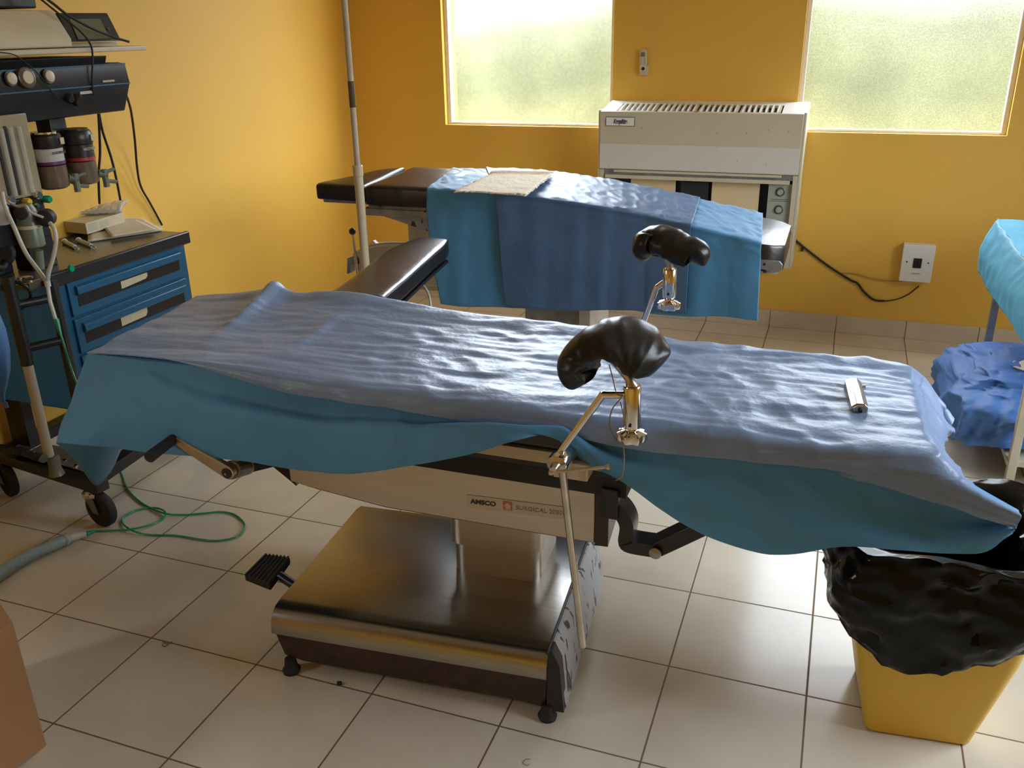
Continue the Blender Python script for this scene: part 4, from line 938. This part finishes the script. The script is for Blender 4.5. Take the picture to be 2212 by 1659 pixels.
# ================================================================== BIN AND BAG
bn = thing('waste_bin', 'yellow plastic waste bin at the foot end of the near table', 'bin', (1.9, .72, 0))
cb0 = V((1.895, .715, 0)); A_ = math.radians(6)
rings = []
for z, wx, wy in ((.0, .208, .215), (.006, .224, .232), (.25, .325, .306), (.455, .368, .35), (.465, .378, .36), (.475, .378, .36), (.475, .362, .345), (.25, .316, .298), (.012, .21, .22)):
    rings.append(rrect(cb0.x, cb0.y, wx, wy, .022 if z < .1 else .03, z, 6, RZ(A_)))
ring_solid(rings).build('body', 'yellow', bn, smooth=40)
def bag_ring(fr, fz, n=120):
    out = []
    for j in range(n):
        a = 2*math.pi*j/n; c, s = math.cos(a), math.sin(a); k = .975/max(abs(c)**5+abs(s)**5, 1e-6)**.2
        out.append(V((cb0.x+fr(a)*k*c, cb0.y+.0+fr(a)*k*s, fz(a))))
    return out
def lerpang(tab):
    tab = sorted(tab)
    def f(a):
        d = math.degrees(a) % 360
        for i in range(len(tab)):
            a0_, v0 = tab[i]; a1_, v1 = tab[(i+1) % len(tab)]
            if i == len(tab)-1: a1_ += 360
            dd_ = d if d >= tab[0][0] or i < len(tab)-1 else d+360
            if a0_ <= dd_ <= a1_: t = (dd_-a0_)/(a1_-a0_); t = t*t*(3-2*t); return v0+(v1-v0)*t
        return tab[0][1]
    return f
hemz = lerpang([(0, .36), (60, .33), (120, .30), (180, .36), (205, .33), (228, .275), (250, .225), (275, .245), (300, .285), (318, .345), (338, .335), (350, .35)])
hemr = lerpang([(0, .205), (90, .20), (180, .215), (200, .212), (230, .194), (250, .178), (300, .196), (322, .215), (340, .250), (350, .215)])
rimr = lerpang([(0, .222), (90, .225), (150, .215), (180, .22), (270, .198), (310, .205)])
midr = lerpang([(0, .235), (90, .22), (180, .232), (225, .215), (270, .198), (320, .222), (340, .232)])
mr_ = lambda f, k: (lambda a: f(a)*k)
rg = [bag_ring(mr_(hemr, .985), hemz), bag_ring(hemr, lambda a: hemz(a)+.012), bag_ring(midr, lambda a: (hemz(a)+.50)/2+.005), bag_ring(mr_(midr, 1.0), lambda a: .44), bag_ring(rimr, lambda a: .497+.012*math.sin(3*a)), bag_ring(mr_(rimr, .965), lambda a: .508+.010*math.sin(3*a)), bag_ring(mr_(rimr, .77), lambda a: .485), bag_ring(mr_(rimr, .66), lambda a: .38), bag_ring(mr_(rimr, .52), lambda a: .20), bag_ring(mr_(rimr, .30), lambda a: .15), bag_ring(lambda a: .004, lambda a: .145)]
cols = [spl([r[j] for r in rg], 8) for j in range(120)]
GB = [[cols[j][i] for j in range(120)] for i in range(len(cols[0]))]
GQ = []
for i, r in enumerate(GB):
    q = []
    for j, p in enumerate(r):
        d = V((p.x-cb0.x, p.y-cb0.y, 0)); d = d.normalized() if d.length > .01 else V((0, 0, 0))
        f_ = .012*(1-2.6*abs(N(V((p.x*9, p.y*9, p.z*5)))))+.009*(1-2.4*abs(N(V((p.x*16+p.z*12, p.y*16, p.z*18)))))+.004*(1-2.4*abs(N(V((p.x*34-p.z*30, p.y*34, p.z*30)))))
        if i > len(GB)*.5: f_ = min(f_, 0)
        q.append(p+d*f_+V((0, 0, .004*N(p, 20))))
    GQ.append(q)
tag(MB().grid(GQ, closed_v=True).build('bin_liner', 'bag', smooth=32), 'shiny black bin liner folded over the rim of the yellow bin', 'bin bag')

# ================================================================== CARTON, foreground left
c0 = U(28, 1345, 'z', .34); e1_ = (U(0, 1302, 'z', .34)-c0).normalized(); 
e1_ = V((-.80, .60, 0)).normalized(); e2_ = V((-.60, -.80, 0))
e1_ = (U(0, 1302, 'z', .34)-c0).normalized(); e2_ = (U(0, 1363, 'z', .34)-c0).normalized()
cz = c0.z
bt_ = MB().prism([c0, c0+e1_*.34, c0+e1_*.34+e2_*.30, c0+e2_*.30], (0, 0, -cz+.001))
tag(bt_.build('cardboard_box', 'carton', bevel=.003), 'plain tan cardboard box at the lower left corner, closest to the viewer', 'box')

# ================================================================== ANAESTHESIA MACHINE
am = thing('anaesthesia_machine', 'black wheeled anaesthesia machine with blue drawer chest against the left wall', 'anaesthesia machine', (-.85, 1.1, 0))
XF = -.70
def A(px, py, x=XF): return U(px, py, 'x', x)
CY0, CY1 = .893, 1.518
ctop, cbot = .775, .335
MB().bb((-1.075, CY0, cbot), (XF-.012, CY1, ctop)).build('drawer_chest', 'blues', am, bevel=.004, label='blue steel chest body')
MB().bb((-1.075, CY0+.002, cbot), (XF-.004, CY1-.002, ctop)).build('chest_front_frame', 'blue', am)
dz = [(.768, .652), (.642, .526), (.516, .400)]
for k, (zt_, zb_) in enumerate(dz):
    d_ = MB().bb((XF-.004, CY0+.045, zb_), (XF+.006, CY1-.03, zt_)).build('drawer', 'blue', am, bevel=.002)
    MB().bb((XF+.002, CY0+.075, zt_-.088), (XF+.0075, CY1-.055, zt_-.046)).build('handle_recess', 'black', d_, bevel=.001)
    mb = MB(); mb.prism([V((XF+.006, CY0+.07, zt_-.016)), V((XF+.019, CY0+.07, zt_-.022)), V((XF+.019, CY0+.07, zt_-.046)), V((XF+.006, CY0+.07, zt_-.050))], (0, CY1-.05-CY0-.07, 0)); mb.build('drawer_pull', 'blue', d_, bevel=.002)
    if k < 2:
        yc_ = 1.16 if k == 0 else 1.13
        mb = MB(); h_ = .026 if k == 0 else .032; w_ = .13
        mb.prism([V((XF+.0078, yc_, zt_-.080)), V((XF+.0078, yc_+w_*.92, zt_-.078+(.004 if k == 0 else 0))), V((XF+.0078, yc_+w_, zt_-.066)), V((XF+.0078, yc_+w_, zt_-.080+h_)), V((XF+.0078, yc_, zt_-.080+h_))], (.0008, 0, 0)); mb.build('tape_label', 'cream', d_)
# worktop with a black lip
MB().bb((-1.08, .80, ctop+.004), (XF+.004, CY1+.006, ctop+.034)).build('worktop', 'brownTop', am, bevel=.003)
MB().bb((XF+.004, .86, ctop-.006), (XF+.022, CY1+.010, ctop+.040)).build('worktop_lip', 'black', am, bevel=.005)
MB().bb((-1.06, .72, ctop+.020), (-.735, .80, ctop+.036)).build('pull_out_shelf', 'sage', am, bevel=.003)
# base with castors
bm_ = MB(); bm_.tube([(-1.06, .835, .145), (-.555, .775, .145)], .022, 4); 
def beam(a, b, w_, h_, name, m='black', z=.145):
    a = V((*a, z)); b = V((*b, z)); d = (b-a).normalized(); s_ = V((-d.y, d.x, 0)); mb = MB()
    mb.prism([a+s_*w_/2+V((0, 0, -h_/2)), a-s_*w_/2+V((0, 0, -h_/2)), a-s_*w_/2+V((0, 0, h_/2)), a+s_*w_/2+V((0, 0, h_/2))], b-a); return mb.build(name, m, am, bevel=.003)
beam((-1.07, .842), (-.535, .765), .05, .036, 'base_beam'); beam((-.60, .78), (-.66, 1.47), .05, .04, 'base_beam'); beam((-1.05, .83), (-1.05, 1.47), .05, .04, 'base_beam'); beam((-1.06, 1.46), (-.63, 1.46), .05, .04, 'base_beam')
MB().bb((-.95, .80, .155), (-.64, .93, .163)).build('base_plate', 'grey', am)
for x, y in ((-.775, .845), (-.705, .825)): MB().lathe([(.010, 0), (.010, .004), (.004, .008)], (x, y, .163), n=14).build('base_bolt', 'chrome', am)
for x in (-1.03, -.70): MB().bb((x-.015, 1.30, .16), (x+.015, 1.34, cbot)).build('chest_support', 'black', am)
MB().bb((-1.06, .90, .16), (-.98, .94, cbot)).build('chest_support', 'black', am)
def castor(x, y, top, ang, r=.062):
    c = MB().lathe([(.030, 0), (.032, .003), (.032, .014), (.022, .022)], (x, y, top-.024), n=22).build('castor', 'chrome', am)
    d = V((math.cos(ang), math.sin(ang), 0)); s_ = V((-d.y, d.x, 0)); w_ = V((x, y, r))+d*.028
    for sg in (-1, 1): 
        mb = MB(); mb.prism([V((x, y, top-.02))+s_*sg*.020-d*.022, V((x, y, top-.02))+s_*sg*.020+d*.024, w_+s_*sg*.020+d*.014+V((0, 0, -.008)), w_+s_*sg*.020-d*.012+V((0, 0, -.008))], s_*sg*.003); mb.build('castor_fork', 'sage', c)
    MB().lathe([(.001, -.013), (r-.02, -.013), (r-.014, -.016), (r-.004, -.014), (r, -.008), (r, .008), (r-.004, .014), (r-.014, .016), (r-.02, .013), (.001, .013)], w_, s_, 36).build('castor_wheel', 'blackm', c, smooth=35)
castor(-.585, .765, .13, math.radians(-8)); castor(-1.055, .83, .13, math.radians(-20)); castor(-.66, 1.44, .13, .6); castor(-1.04, 1.44, .13, 2)
# front ladder frame and cream post
PA = V((-.72, .75, 0)); PBx = V((-.668, .858, 0))
mb = MB(); mb.tube([PA+V((0, 0, .835)), PA+V((0, 0, .553))], .019, 14); mb.build('frame_post', 'black', am)
MB().tube([PBx+V((0, 0, .80)), PBx+V((0, 0, .165))], .017, 14).build('frame_post', 'black', am)
for z in (.745, .605): MB().tube([PA+V((0, 0, z)), PBx+V((0, 0, z))], .013, 10).build('frame_rung', 'black', am)
MB().tube([PA+V((0, 0, .555)), PA+V((0, 0, .235))], .0155, 18).build('cream_post', 'beige', am)
MB().lathe([(.026, 0), (.022, .01), (.018, .03), (.021, .055), (.019, .07)], PA+V((0, .012, .162)), n=18).build('post_foot', 'sage', am)
hs = spl([U(0, 968, 'y', .72), U(45, 975, 'y', .72), U(75, 985, 'y', .72), U(92, 990, 'y', .725)], 8)
mb = MB(); rr_ = [.0125+.0016*math.sin(i*2.4) for i in range(len(resample(hs, 60)))]; mb.tube(resample(hs, 60), rr_, 12); mb.build('black_corrugated_hose', 'black', am)
MB().lathe([(.012, -.004), (.015, 0), (.012, .01)], hs[-1], (1, 0, -.3), 16).build('hose_end', 'sage', am)
# column, head box, shelf
MB().bb((-.90, .80, ctop+.034), (-.84, .88, 1.30)).build('column', 'navy', am, bevel=.003)
MB().bb((-.86, A(104, 250, -.80).y, 1.09), (-.80, A(140, 250, -.80).y, 1.30)).build('column', 'navy', am, bevel=.003)
prof_ = [(-.725, 1.418), (-.700, 1.414), (-.693, 1.352), (-.735, 1.262), (-1.0, 1.262), (-1.0, 1.418)]
mb = MB(); ye = A(276, 170).y; mb.prism([V((x, .42, z)) for x, z in prof_], (0, ye-.42, 0)); hdb = mb.build('head_console', 'navy', am, bevel=.003)
mb = MB(); mb.prism([V((-.745, .42, 1.416)), V((-.735, .42, 1.440)), V((-1.0, .42, 1.440)), V((-1.0, .42, 1.416))], (0, ye-.46, 0)); mb.build('console_ledge', 'black', am, bevel=.002)
for (x, z) in ((-.6995, 1.4135), (-.6925, 1.352)): MB().bb((x-.001, .42, z-.002), (x+.002, ye-.002, z+.002)).build('console_stripe', 'blue', hdb)
ng = V((1, 0, .10)).normalized()
for (px_, py_, r_, m_, nm) in ((22, 170, .0165, 'ivory', 'gauge_cap'), (54, 168, .030, 'brownTop', 'pressure_gauge'), (104, 165, .0165, 'ivory', 'gauge_cap')):
    c_ = A(px_, py_, -.694); g_ = MB().lathe([(r_*1.05, 0), (r_, .009), (r_*.9, .010)], c_, ng, 26).build(nm, m_, hdb)
    if nm == 'pressure_gauge': MB().lathe([(r_*.62, 0), (r_*.6, .004)], c_+ng*.010, ng, 22).build('gauge_centre', 'cream', g_)
    else: MB().lathe([(r_*1.35, 0), (r_*1.3, .004)], c_, ng, 26).build('gauge_bezel', 'black', g_)
for px_, py_, r_ in ((140, 207, .014), (158, 212, .018)):
    c_ = A(px_, py_, -.715); MB().lathe([(r_, 0), (r_*1.05, .02), (r_*.8, .028)], c_, (1, 0, -.4), 18).build('console_knob', 'black', hdb)
MB().bb((-.7005, A(170, 190).y, 1.3300), (-.6975, A(200, 188).y, 1.3385)).build('console_sticker', 'poly', hdb)
p_ = A(222, 176, -.6925)
mb = MB()
for k in range(11): mb.bb((-.6935, p_.y+k*.0048, p_.z-.003), (-.6915, p_.y+k*.0048+.0034, p_.z+.003))
mb.build('faint_lettering', 'whiteink', hdb)
# shelf
MB().bb((-1.02, .45, 1.452), (-.70, A(292, 104, -.75).y, 1.468)).build('monitor_shelf', 'ivory', am, bevel=.004)
# flowmeter bank
fy0, fy1 = .70, A(62, 240).y; fz0, fz1 = 1.052, 1.262
fm = MB().bb((-.76, fy0, fz0), (-.712, fy1, fz1+.03)).build('flowmeter_bank', 'smoke', am, bevel=.003)
for px_ in (6, 26, 45):
    p = A(px_, 300, -.705); MB().tube([(-.703, p.y, fz0+.012), (-.703, p.y, fz1-.004)], .0065, 14).build('flow_tube', 'clear', fm)
for px_ in (-6, 16): 
    p = A(px_, 300, -.708); MB().bb((-.712, p.y-.003, fz0+.01), (-.7085, p.y+.006, fz1)).build('scale_strip', 'dark', fm)
MB().bb((-.82, .66, .92), (-.715, A(105, 440).y, fz0)).build('valve_block', 'black', am, bevel=.006)
for px_, py_, r_, m_ in ((52, 435, .011, 'yellow'), (15, 432, .014, 'chrome'), (74, 422, .013, 'chrome'), (96, 430, .011, 'green'), (70, 443, .008, 'chrome')):
    MB().lathe([(r_, 0), (r_*1.05, .018), (r_*.8, .024)], A(px_, py_, -.715), (1, 0, 0), 18).build('valve_knob', m_, am)
# vaporizers
def vaporizer(y, z0, z1, band, words, seed):
    """dark capped agent vaporizer: body, band, cap, dial, filler"""
    xx = XF-.045; r = .047; h = z1-z0
    b_ = MB().lathe([(r*.80, 0), (r*.98, .006), (r, .012), (r, h*.40)], (xx, y, z0), n=30).build('vaporizer', 'amber', am)
    MB().lathe([(r*1.01, 0), (r*1.01, h*.055)], (xx, y, z0+h*.42), n=30).build('colour_band', band, b_)
    MB().lathe([(r*.99, 0), (r*.99, h*.22)], (xx, y, z0+h*.47), n=30).build('label_band', 'poly' if band == 'purple' else 'black', b_)
    MB().lathe([(r*1.01, 0), (r*1.06, .004), (r*1.04, h*.20), (r*.92, h*.235)], (xx, y, z0+h*.70), n=30).build('dial', 'black', b_)
    MB().lathe([(r*.85, 0), (r*.85, h*.03)], (xx, y, z0+h*.935), n=30).build('dial_ring', 'chrome' if band == 'purple' else 'black', b_)
    MB().bb((xx+r*.80, y+.012, z0+h*.75), (xx+r*1.08, y+.027, z0+h*.86)).build('dial_window', 'cream', b_)
    text(words, .012, (xx+r*1.02, y-.026, z0+h*.62), frameR((0, 1, 0), (0, 0, 1)), 'plum' if band == 'purple' else 'whiteink', b_, width=.052)
    mb = MB(); mb.tube([(xx+.03, y+.035, z0+.028), (xx+.045, y+.058, z0+.020)], .012, 10); mb.tube([(xx+.045, y+.052, z0+.030), (xx+.05, y+.085, z0+.036)], .006, 8); mb.tube([(xx+.04, y+.050, z0+.002), (xx+.05, y+.088, z0-.006)], .0065, 8); mb.tube([(xx+.042, y+.05, z0-.018), (xx+.042, y+.05, z0+.04)], .010, 8)
    mb.build('filler_spout', 'sage', b_)
    return b_
vaporizer(A(112, 340, XF-.03).y, 1.055, 1.235, 'purple', 'ISOFLURANE', 1)
vaporizer(A(180, 340, XF-.03).y, 1.050, 1.232, 'red', 'HALOTHANE', 2)
MB().bb((-.87, .82, 1.09), (-.785, 1.22, 1.14)).build('vaporizer_rail', 'black', am, bevel=.003)
# absorber assembly in front of the worktop
ab_ = MB(); c_ = U(66, 480, 'y', .86)
cn = MB().lathe([(.030, 0), (.034, .004), (.034, .075), (.030, .082)], (U(68, 510, 'y', .83).x, .83, U(68, 532, 'y', .83).z), n=26).build('absorber_canister', 'sage', am)
cxn = U(68, 510, 'y', .83).x
MB().lathe([(.036, 0), (.036, .01)], (cxn, .83, U(68, 492, 'y', .83).z), n=26).build('canister_ring', 'ivory', cn)
MB().lathe([(.026, 0), (.032, .02), (.028, .05), (.020, .065)], (cxn, .83, U(66, 488, 'y', .83).z), n=24).build('absorber_dome', 'sage', cn)
MB().lathe([(.018, 0), (.020, .012), (.012, .016)], U(48, 460, 'y', .79), (.5, -1, .1), 20).build('absorber_port', 'dark', cn)
MB().tube([U(82, 540, 'y', .83), U(86, 580, 'y', .83)], .014, 14).build('absorber_drain', 'sage', cn)
MB().lathe([(.025, 0), (.025, .03), (.018, .035)], U(104, 468, 'y', .86), (.5, -1, 0), 18).build('breathing_port', 'dark', am)
MB().bb((-.85, .90, ctop+.034), (-.78, 1.0, .93)).build('absorber_bracket', 'black', am, bevel=.004)
mb = MB(); mb.lathe([(.040, 0), (.043, .006), (.036, .016)], U(4, 545, 'y', .78), (.5, -1, .2), 24); mb.build('manometer', 'dark', am)
mb = MB(); mb.lathe([(.020, 0), (.028, .02), (.026, .05), (.014, .07)], U(2, 470, 'y', .78)+V((0, 0, -.02)), (0, 0, 1), 20); mb.build('valve_dome', 'poly', am)
for pth in ([(20, 635), (40, 600), (70, 598)], [(68, 608), (50, 612), (42, 606)]):
    MB().tube([U(x, y, 'y', .80) for x, y in pth], .004, 8).build('hook', 'chrome', am)
mb = MB(); mb.tube(spl([U(0, 597, 'y', .77), U(30, 608, 'y', .77), U(55, 618, 'y', .78), U(66, 640, 'y', .80), U(45, 668, 'y', .80)], 6), .005, 8); mb.build('sensor_lead', 'black', am)
MB().lathe([(.012, 0), (.010, .008)], A(152, 580, XF+.022), (1, 0, 0), 16).build('green_knob', 'green', am)

# things on / at the machine
mo = thing('patient_monitor', 'cream patient monitor with dark tilted screen on top of the machine', 'monitor', (-.75, 1.0, 1.468))
mb = MB(); yb0, yb1 = A(5, 100, -.73).y, A(150, 100, -.73).y
mb.prism([V((-.715, .60, 1.470)), V((-.715, .60, 1.495)), V((-.765, .60, 1.578)), V((-.95, .60, 1.582)), V((-.95, .60, 1.470))], (0, yb1-.60, 0)); mc = mb.build('case', 'cream', mo, bevel=.005, seg=3)
for y_ in (.93, ): MB().bb((-.752, y_, 1.52), (-.738, y_+.13, 1.523)).build('case_groove', 'beige', mc)
q = [A(150, 91, -.722), A(263, 88, -.722), A(232, 28, -.765), A(125, 28, -.765)]
mb = MB(); mb.prism(q, (-.035, 0, 0)); sb_ = mb.build('screen_housing', 'black', mo, bevel=.003)
q2 = [A(170, 85, -.7215), A(238, 82, -.7215), A(216, 40, -.7535), A(150, 41, -.7535)]
nn = (q[1]-q[0]).cross(q[3]-q[0]).normalized(); nn = nn if nn.x > 0 else -nn
pc = q[0]; q2 = [p-nn*((p-pc).dot(nn))+nn*.001 for p in q2]
mb = MB(); mb.prism(q2, nn*.0015); mb.build('screen', 'screen', sb_)
mb = MB(); p = A(236, 60, -.735); p = p-nn*((p-pc).dot(nn)); mb.lathe([(.006, 0), (.005, .003)], p, nn, 14); mb.build('screen_button', 'plum', sb_)
MB().bb((-.93, yb1, 1.470), (-.76, A(262, 88, -.74).y, 1.482)).build('monitor_foot', 'ivory', mo)
k_ = A(30, 36, -.80)
tag(MB().bb((-.93, .80, 1.583), (-.775, A(68, 20, -.80).y, 1.70)).build('equipment_case', 'black', bevel=.006), 'small black equipment case standing on the patient monitor', 'case')
# paper stack, carton, plastic pouches on the worktop
wz = ctop+.0345
def flat(name, m, pts, z, th, label, cat, group=None, wob=.001):
    cs = [U(x, y, 'z', z) for x, y in pts]; n = 14; P_ = []
    for i in range(n+1): P_.append([cs[0].lerp(cs[1], i/n).lerp(cs[3].lerp(cs[2], i/n), j/n)+V((0, 0, wob*(1+N(V((i*.5, j*.5, z*50)))))) for j in range(n+1)])
    return tag(MB().grid(P_).build(name, m, smooth=180, solid=th), label, cat, group)
flat('paper_stack', 'paper', [(190, 522), (352, 497), (310, 474), (190, 470)], wz+.004, .006, 'loose off-white papers lying under the small carton on the machine', 'papers')
flat('paper_stack', 'paper', [(240, 512), (338, 496), (295, 476), (215, 480)], wz+.014, .004, 'white sheet topmost on the papers beside the small carton', 'papers')
cc = [U(122, 505, 'z', wz+.003), U(190, 512, 'z', wz+.003), U(272, 487, 'z', wz+.003)]
c3 = cc[0]+cc[2]-cc[1]
tb2 = thing('glove_carton', 'small cream printed carton on the machine worktop', 'carton', tuple(cc[1]))
mb = MB(); mb.prism([cc[0]+V((0, 0, .009)), cc[1]+V((0, 0, .009)), cc[2]+V((0, 0, .009)), c3+V((0, 0, .009))], (0, 0, .042)); mb.build('box', 'cream', tb2, bevel=.002)
ex = (cc[2]-cc[1]).normalized(); nx = ex.cross(V((0, 0, 1)))
mb = MB()
for k in range(5): mb.prism([cc[1]+ex*(.01+.0)+V((0, 0, .018+.006*k))+nx*.0004, cc[1]+ex*.055+V((0, 0, .018+.006*k))+nx*.0004, cc[1]+ex*.055+V((0, 0, .021+.006*k))+nx*.0004, cc[1]+ex*.01+V((0, 0, .021+.006*k))+nx*.0004], nx*.0004)
for k in range(4): mb.prism([cc[1]+ex*.07+V((0, 0, .020+.006*k))+nx*.0004, cc[1]+ex*.12+V((0, 0, .020+.006*k))+nx*.0004, cc[1]+ex*.12+V((0, 0, .0225+.006*k))+nx*.0004, cc[1]+ex*.07+V((0, 0, .0225+.006*k))+nx*.0004], nx*.0004)
mb.build('printed_lines', 'greenpanel', tb2)
P_ = []; pz = wz+.062
cs = [U(122, 466, 'z', pz), U(262, 458, 'z', pz), U(278, 436, 'z', pz), U(125, 446, 'z', pz)]
for i in range(31):
    r = []
    for j in range(13):
        p = cs[0].lerp(cs[1], i/30).lerp(cs[3].lerp(cs[2], i/30), j/12); p.z += .010*math.sin(math.pi*j/12)+.006*(1-2*abs(N(V((i*.35, j*.5, 2))))); r.append(p)
    P_.append(r)
pch = MB().grid(P_).build('tubing_pouch', 'poly', smooth=180, solid=.012)
tag(pch, 'cloudy plastic pouch of tubing lying on the small cream carton', 'pouch')
for k, (x0_, y0_, x1_, y1_) in enumerate(((140, 522, 162, 533), (170, 519, 197, 530))):
    a = U(x0_, y0_, 'z', wz+.008); b = U(x1_, y1_, 'z', wz+.008); sy = thing('syringe', ('clear syringe on the worktop, nearer the breathing tubes', 'clear syringe on the worktop, nearer the papers')[k], 'syringe', tuple(a), 'syringes on the worktop')
    MB().tube([a, b], .0075, 12).build('barrel', 'cuff', sy); MB().tube([b, b+(b-a)*.35], .003, 8).build('nozzle', 'cuff', sy); MB().lathe([(.011, 0), (.011, .002)], a, (a-b), 12).build('flange', 'cuff', sy)
# breathing bag
bb_ = thing('breathing_bag', 'blue breathing bag hanging at the left edge in front of the black frame', 'breathing bag', (-.45, .50, .85))
prof = [(.008, -.02), (.010, 0), (.022, .03), (.040, .08), (.050, .14), (.052, .20), (.044, .26), (.028, .31), (.014, .34), (.011, .37)]
bo_ = U(2, 855, 'y', .50); MB().lathe([(r_, z*.93) for r_, z in prof], (bo_.x, .50, bo_.z), n=32).build('bag', 'bagblue', bb_, smooth=80)
MB().tube([(bo_.x+.01, .50, bo_.z-.018), (bo_.x+.012, .50, bo_.z-.035)], .005, 10).build('tail', 'bagblue', bb_)
MB().tube(spl([(bo_.x, .50, bo_.z+.34), (bo_.x-.02, .53, bo_.z+.40), (-.70, .72, .87), (-.78, .82, .90)], 6), .011, 12).build('neck', 'black', bb_)
# clear Y tubing
yt = MB(); Yp = U(102, 610, 'y', .72)
yt.tube(spl([U(4, 415, 'y', .74), U(12, 450, 'y', .73), U(30, 490, 'y', .72), U(55, 545, 'y', .72), U(80, 580, 'y', .72), Yp], 8), .0060, 12)
yt.tube(spl([U(108, 482, 'y', .76), U(117, 495, 'y', .75), U(121, 520, 'y', .74), U(115, 555, 'y', .73), U(106, 585, 'y', .72), Yp], 8), .0060, 12)
yt.tube([Yp+V((0, 0, .006)), Yp+V((0, 0, -.012))], .0085, 12)
yt.tube([Yp, U(108, 650, 'y', .71), U(120, 690, 'y', .70)], .0055, 12)
yo = yt.build('breathing_tube', 'cuff', smooth=60); tag(yo, 'clear forked tubing hanging in front of the blue drawer chest', 'tubing')
th2 = MB(); th2.tube(spl([U(15, 434, 'y', .78), U(38, 446, 'y', .77), U(55, 444, 'y', .76), U(66, 458, 'y', .76), U(94, 470, 'y', .78)], 6), .0035, 8); tag(th2.build('sampling_line', 'cuff'), 'thin white sampling line looping over the absorber', 'tubing')
# green oxygen tubing down to the floor
zf = .0045
fl = [(258, 1012), (275, 1054), (298, 1080), (323, 1096), (360, 1110), (400, 1112), (440, 1109), (475, 1106), (505, 1111), (526, 1128), (527, 1142), (510, 1160), (470, 1168), (430, 1165), (380, 1157), (320, 1155), (284, 1145), (264, 1128), (272, 1114), (300, 1101), (335, 1097), (357, 1106), (352, 1120), (330, 1132), (284, 1143), (240, 1146), (205, 1147)]
gp = [U(122, 694, 'y', .70), U(138, 745, 'y', .68), U(155, 800, 'y', .66), U(175, 850, 'y', .62), U(215, 950, 'y', .58)+V((0, 0, 0))]
gpts = gp+[U(240, 985, 'z', .06)]+[U(x, y, 'z', zf+(.006 if i in (4, 16, 21, 24) else 0)) for i, (x, y) in enumerate(fl)]
gt = MB(); gt.tube(spl(gpts, 8), .0033, 10); gt.tube([gpts[0]+V((0, 0, .006)), gpts[0].lerp(gpts[1], .6)], [.0085, .0035], 12); gt.tube([gpts[-1], U(186, 1153, 'z', .008)], [.004, .0085], 12)
tag(gt.build('oxygen_tubing', 'green', smooth=70), 'green oxygen tubing looped on the floor beside the castor', 'tubing')
# corrugated blue hose
hz = thing('breathing_hose', 'clear and blue corrugated breathing hose on the floor at the left edge', 'hose', tuple(U(100, 1180, 'z', 0)))
hp = [U(148, 1163, 'z', .018), U(120, 1175, 'z', .021), U(80, 1192, 'z', .021), U(40, 1213, 'z', .021), U(0, 1240, 'z', .021), U(-60, 1290, 'z', .021)]
hp = resample(spl(hp, 10), 150)
MB().tube(hp, [.0195+.0016*math.sin(i*2.2) for i in range(150)], 16).build('hose_wall', 'clear', hz, smooth=180)
MB().tube([p+V((0, .000, .002)) for p in hp[8:]], .0155, 12).build('inner_hose', 'hoseblue', hz)
MB().tube([U(186, 1153, 'z', .012), U(165, 1158, 'z', .014), U(148, 1163, 'z', .018), hp[6]], [.010, .013, .0135, .021], 16).build('connector', 'cuff', hz)
# black cables
def cable(pts, r, label, m='blackm', name='cable', grp=None):
    mb = MB(); mb.tube(spl([U(*p) for p in pts], 8), r, 8); return tag(mb.build(name, m, smooth=80), label, 'cable', grp)
cable([(272, 203, 'x', -.80), (283, 240, 'x', -.9), (291, 300, 'x', -1.0), (296, 360, 'x', -1.06), (304, 402, 'x', -1.075), (325, 440, 'x', -1.085), (350, 486, 'x', -1.088)], .0045, 'black cable rightmost of those hanging from the console down the left wall')
cable([(212, 235, 'x', -.85), (214, 270, 'x', -.9), (216, 330, 'x', -.95), (213, 380, 'x', -.97), (215, 440, 'x', -1.0)], .0045, 'black cable hanging straight down behind the red-banded vaporizer')
cable([(213, 240, 'x', -.86), (222, 285, 'x', -.92), (240, 340, 'x', -.97), (252, 390, 'x', -1.0), (260, 432, 'x', -1.02)], .0045, 'black cable bending right behind the vaporizers to the pouch')
cable([(78, -10, 'x', -.72), (105, 12, 'x', -.715), (130, 32, 'x', -.712), (150, 48, 'x', -.71), (178, 72, 'x', -.70), (195, 95, 'x', -.695), (200, 120, 'x', -.690), (199, 175, 'x', -.688), (202, 205, 'x', -.70)], .0030, 'thin black lead falling from the top across the monitor screen and console')
cable([(90, -10, 'x', -.70), (115, 8, 'x', -.70), (150, 35, 'x', -.70), (200, 62, 'x', -.70), (245, 80, 'x', -.70), (278, 90, 'x', -.70)], .0042, 'thick black lead running over the screen to the shelf end')
cable([(0, 113, 'x', -.69), (30, 118, 'x', -.688), (55, 135, 'x', -.686), (85, 162, 'x', -.685), (108, 192, 'x', -.687), (130, 220, 'x', -.70)], .0016, 'fine grey lead curving across the console gauges')

# bits on the floor
p = U(733, 1476, 'z', .004); tag(MB().box(p, (.012, .009, .008), RZ(.4)).build('crumb', 'blackm', bevel=.002), 'tiny black crumb on the floor below the steel table base', 'crumb')
mb = MB(); mb.tube(spl([U(x, y, 'z', .0015) for x, y in ((350, 1392), (356, 1396), (364, 1392), (372, 1385), (366, 1390), (360, 1389), (352, 1387))], 6), .0011, 6); tag(mb.build('lint', 'cord'), 'curled brown lint on a tile joint near the lower left', 'lint')
mb = MB(); mb.tube(spl([U(x, y, 'z', .0015) for x, y in ((1146, 1640), (1136, 1640), (1131, 1648), (1138, 1653), (1144, 1650))], 6), .0007, 6); tag(mb.build('thread', 'cord'), 'thin curled thread on the floor at the bottom of the view', 'thread')
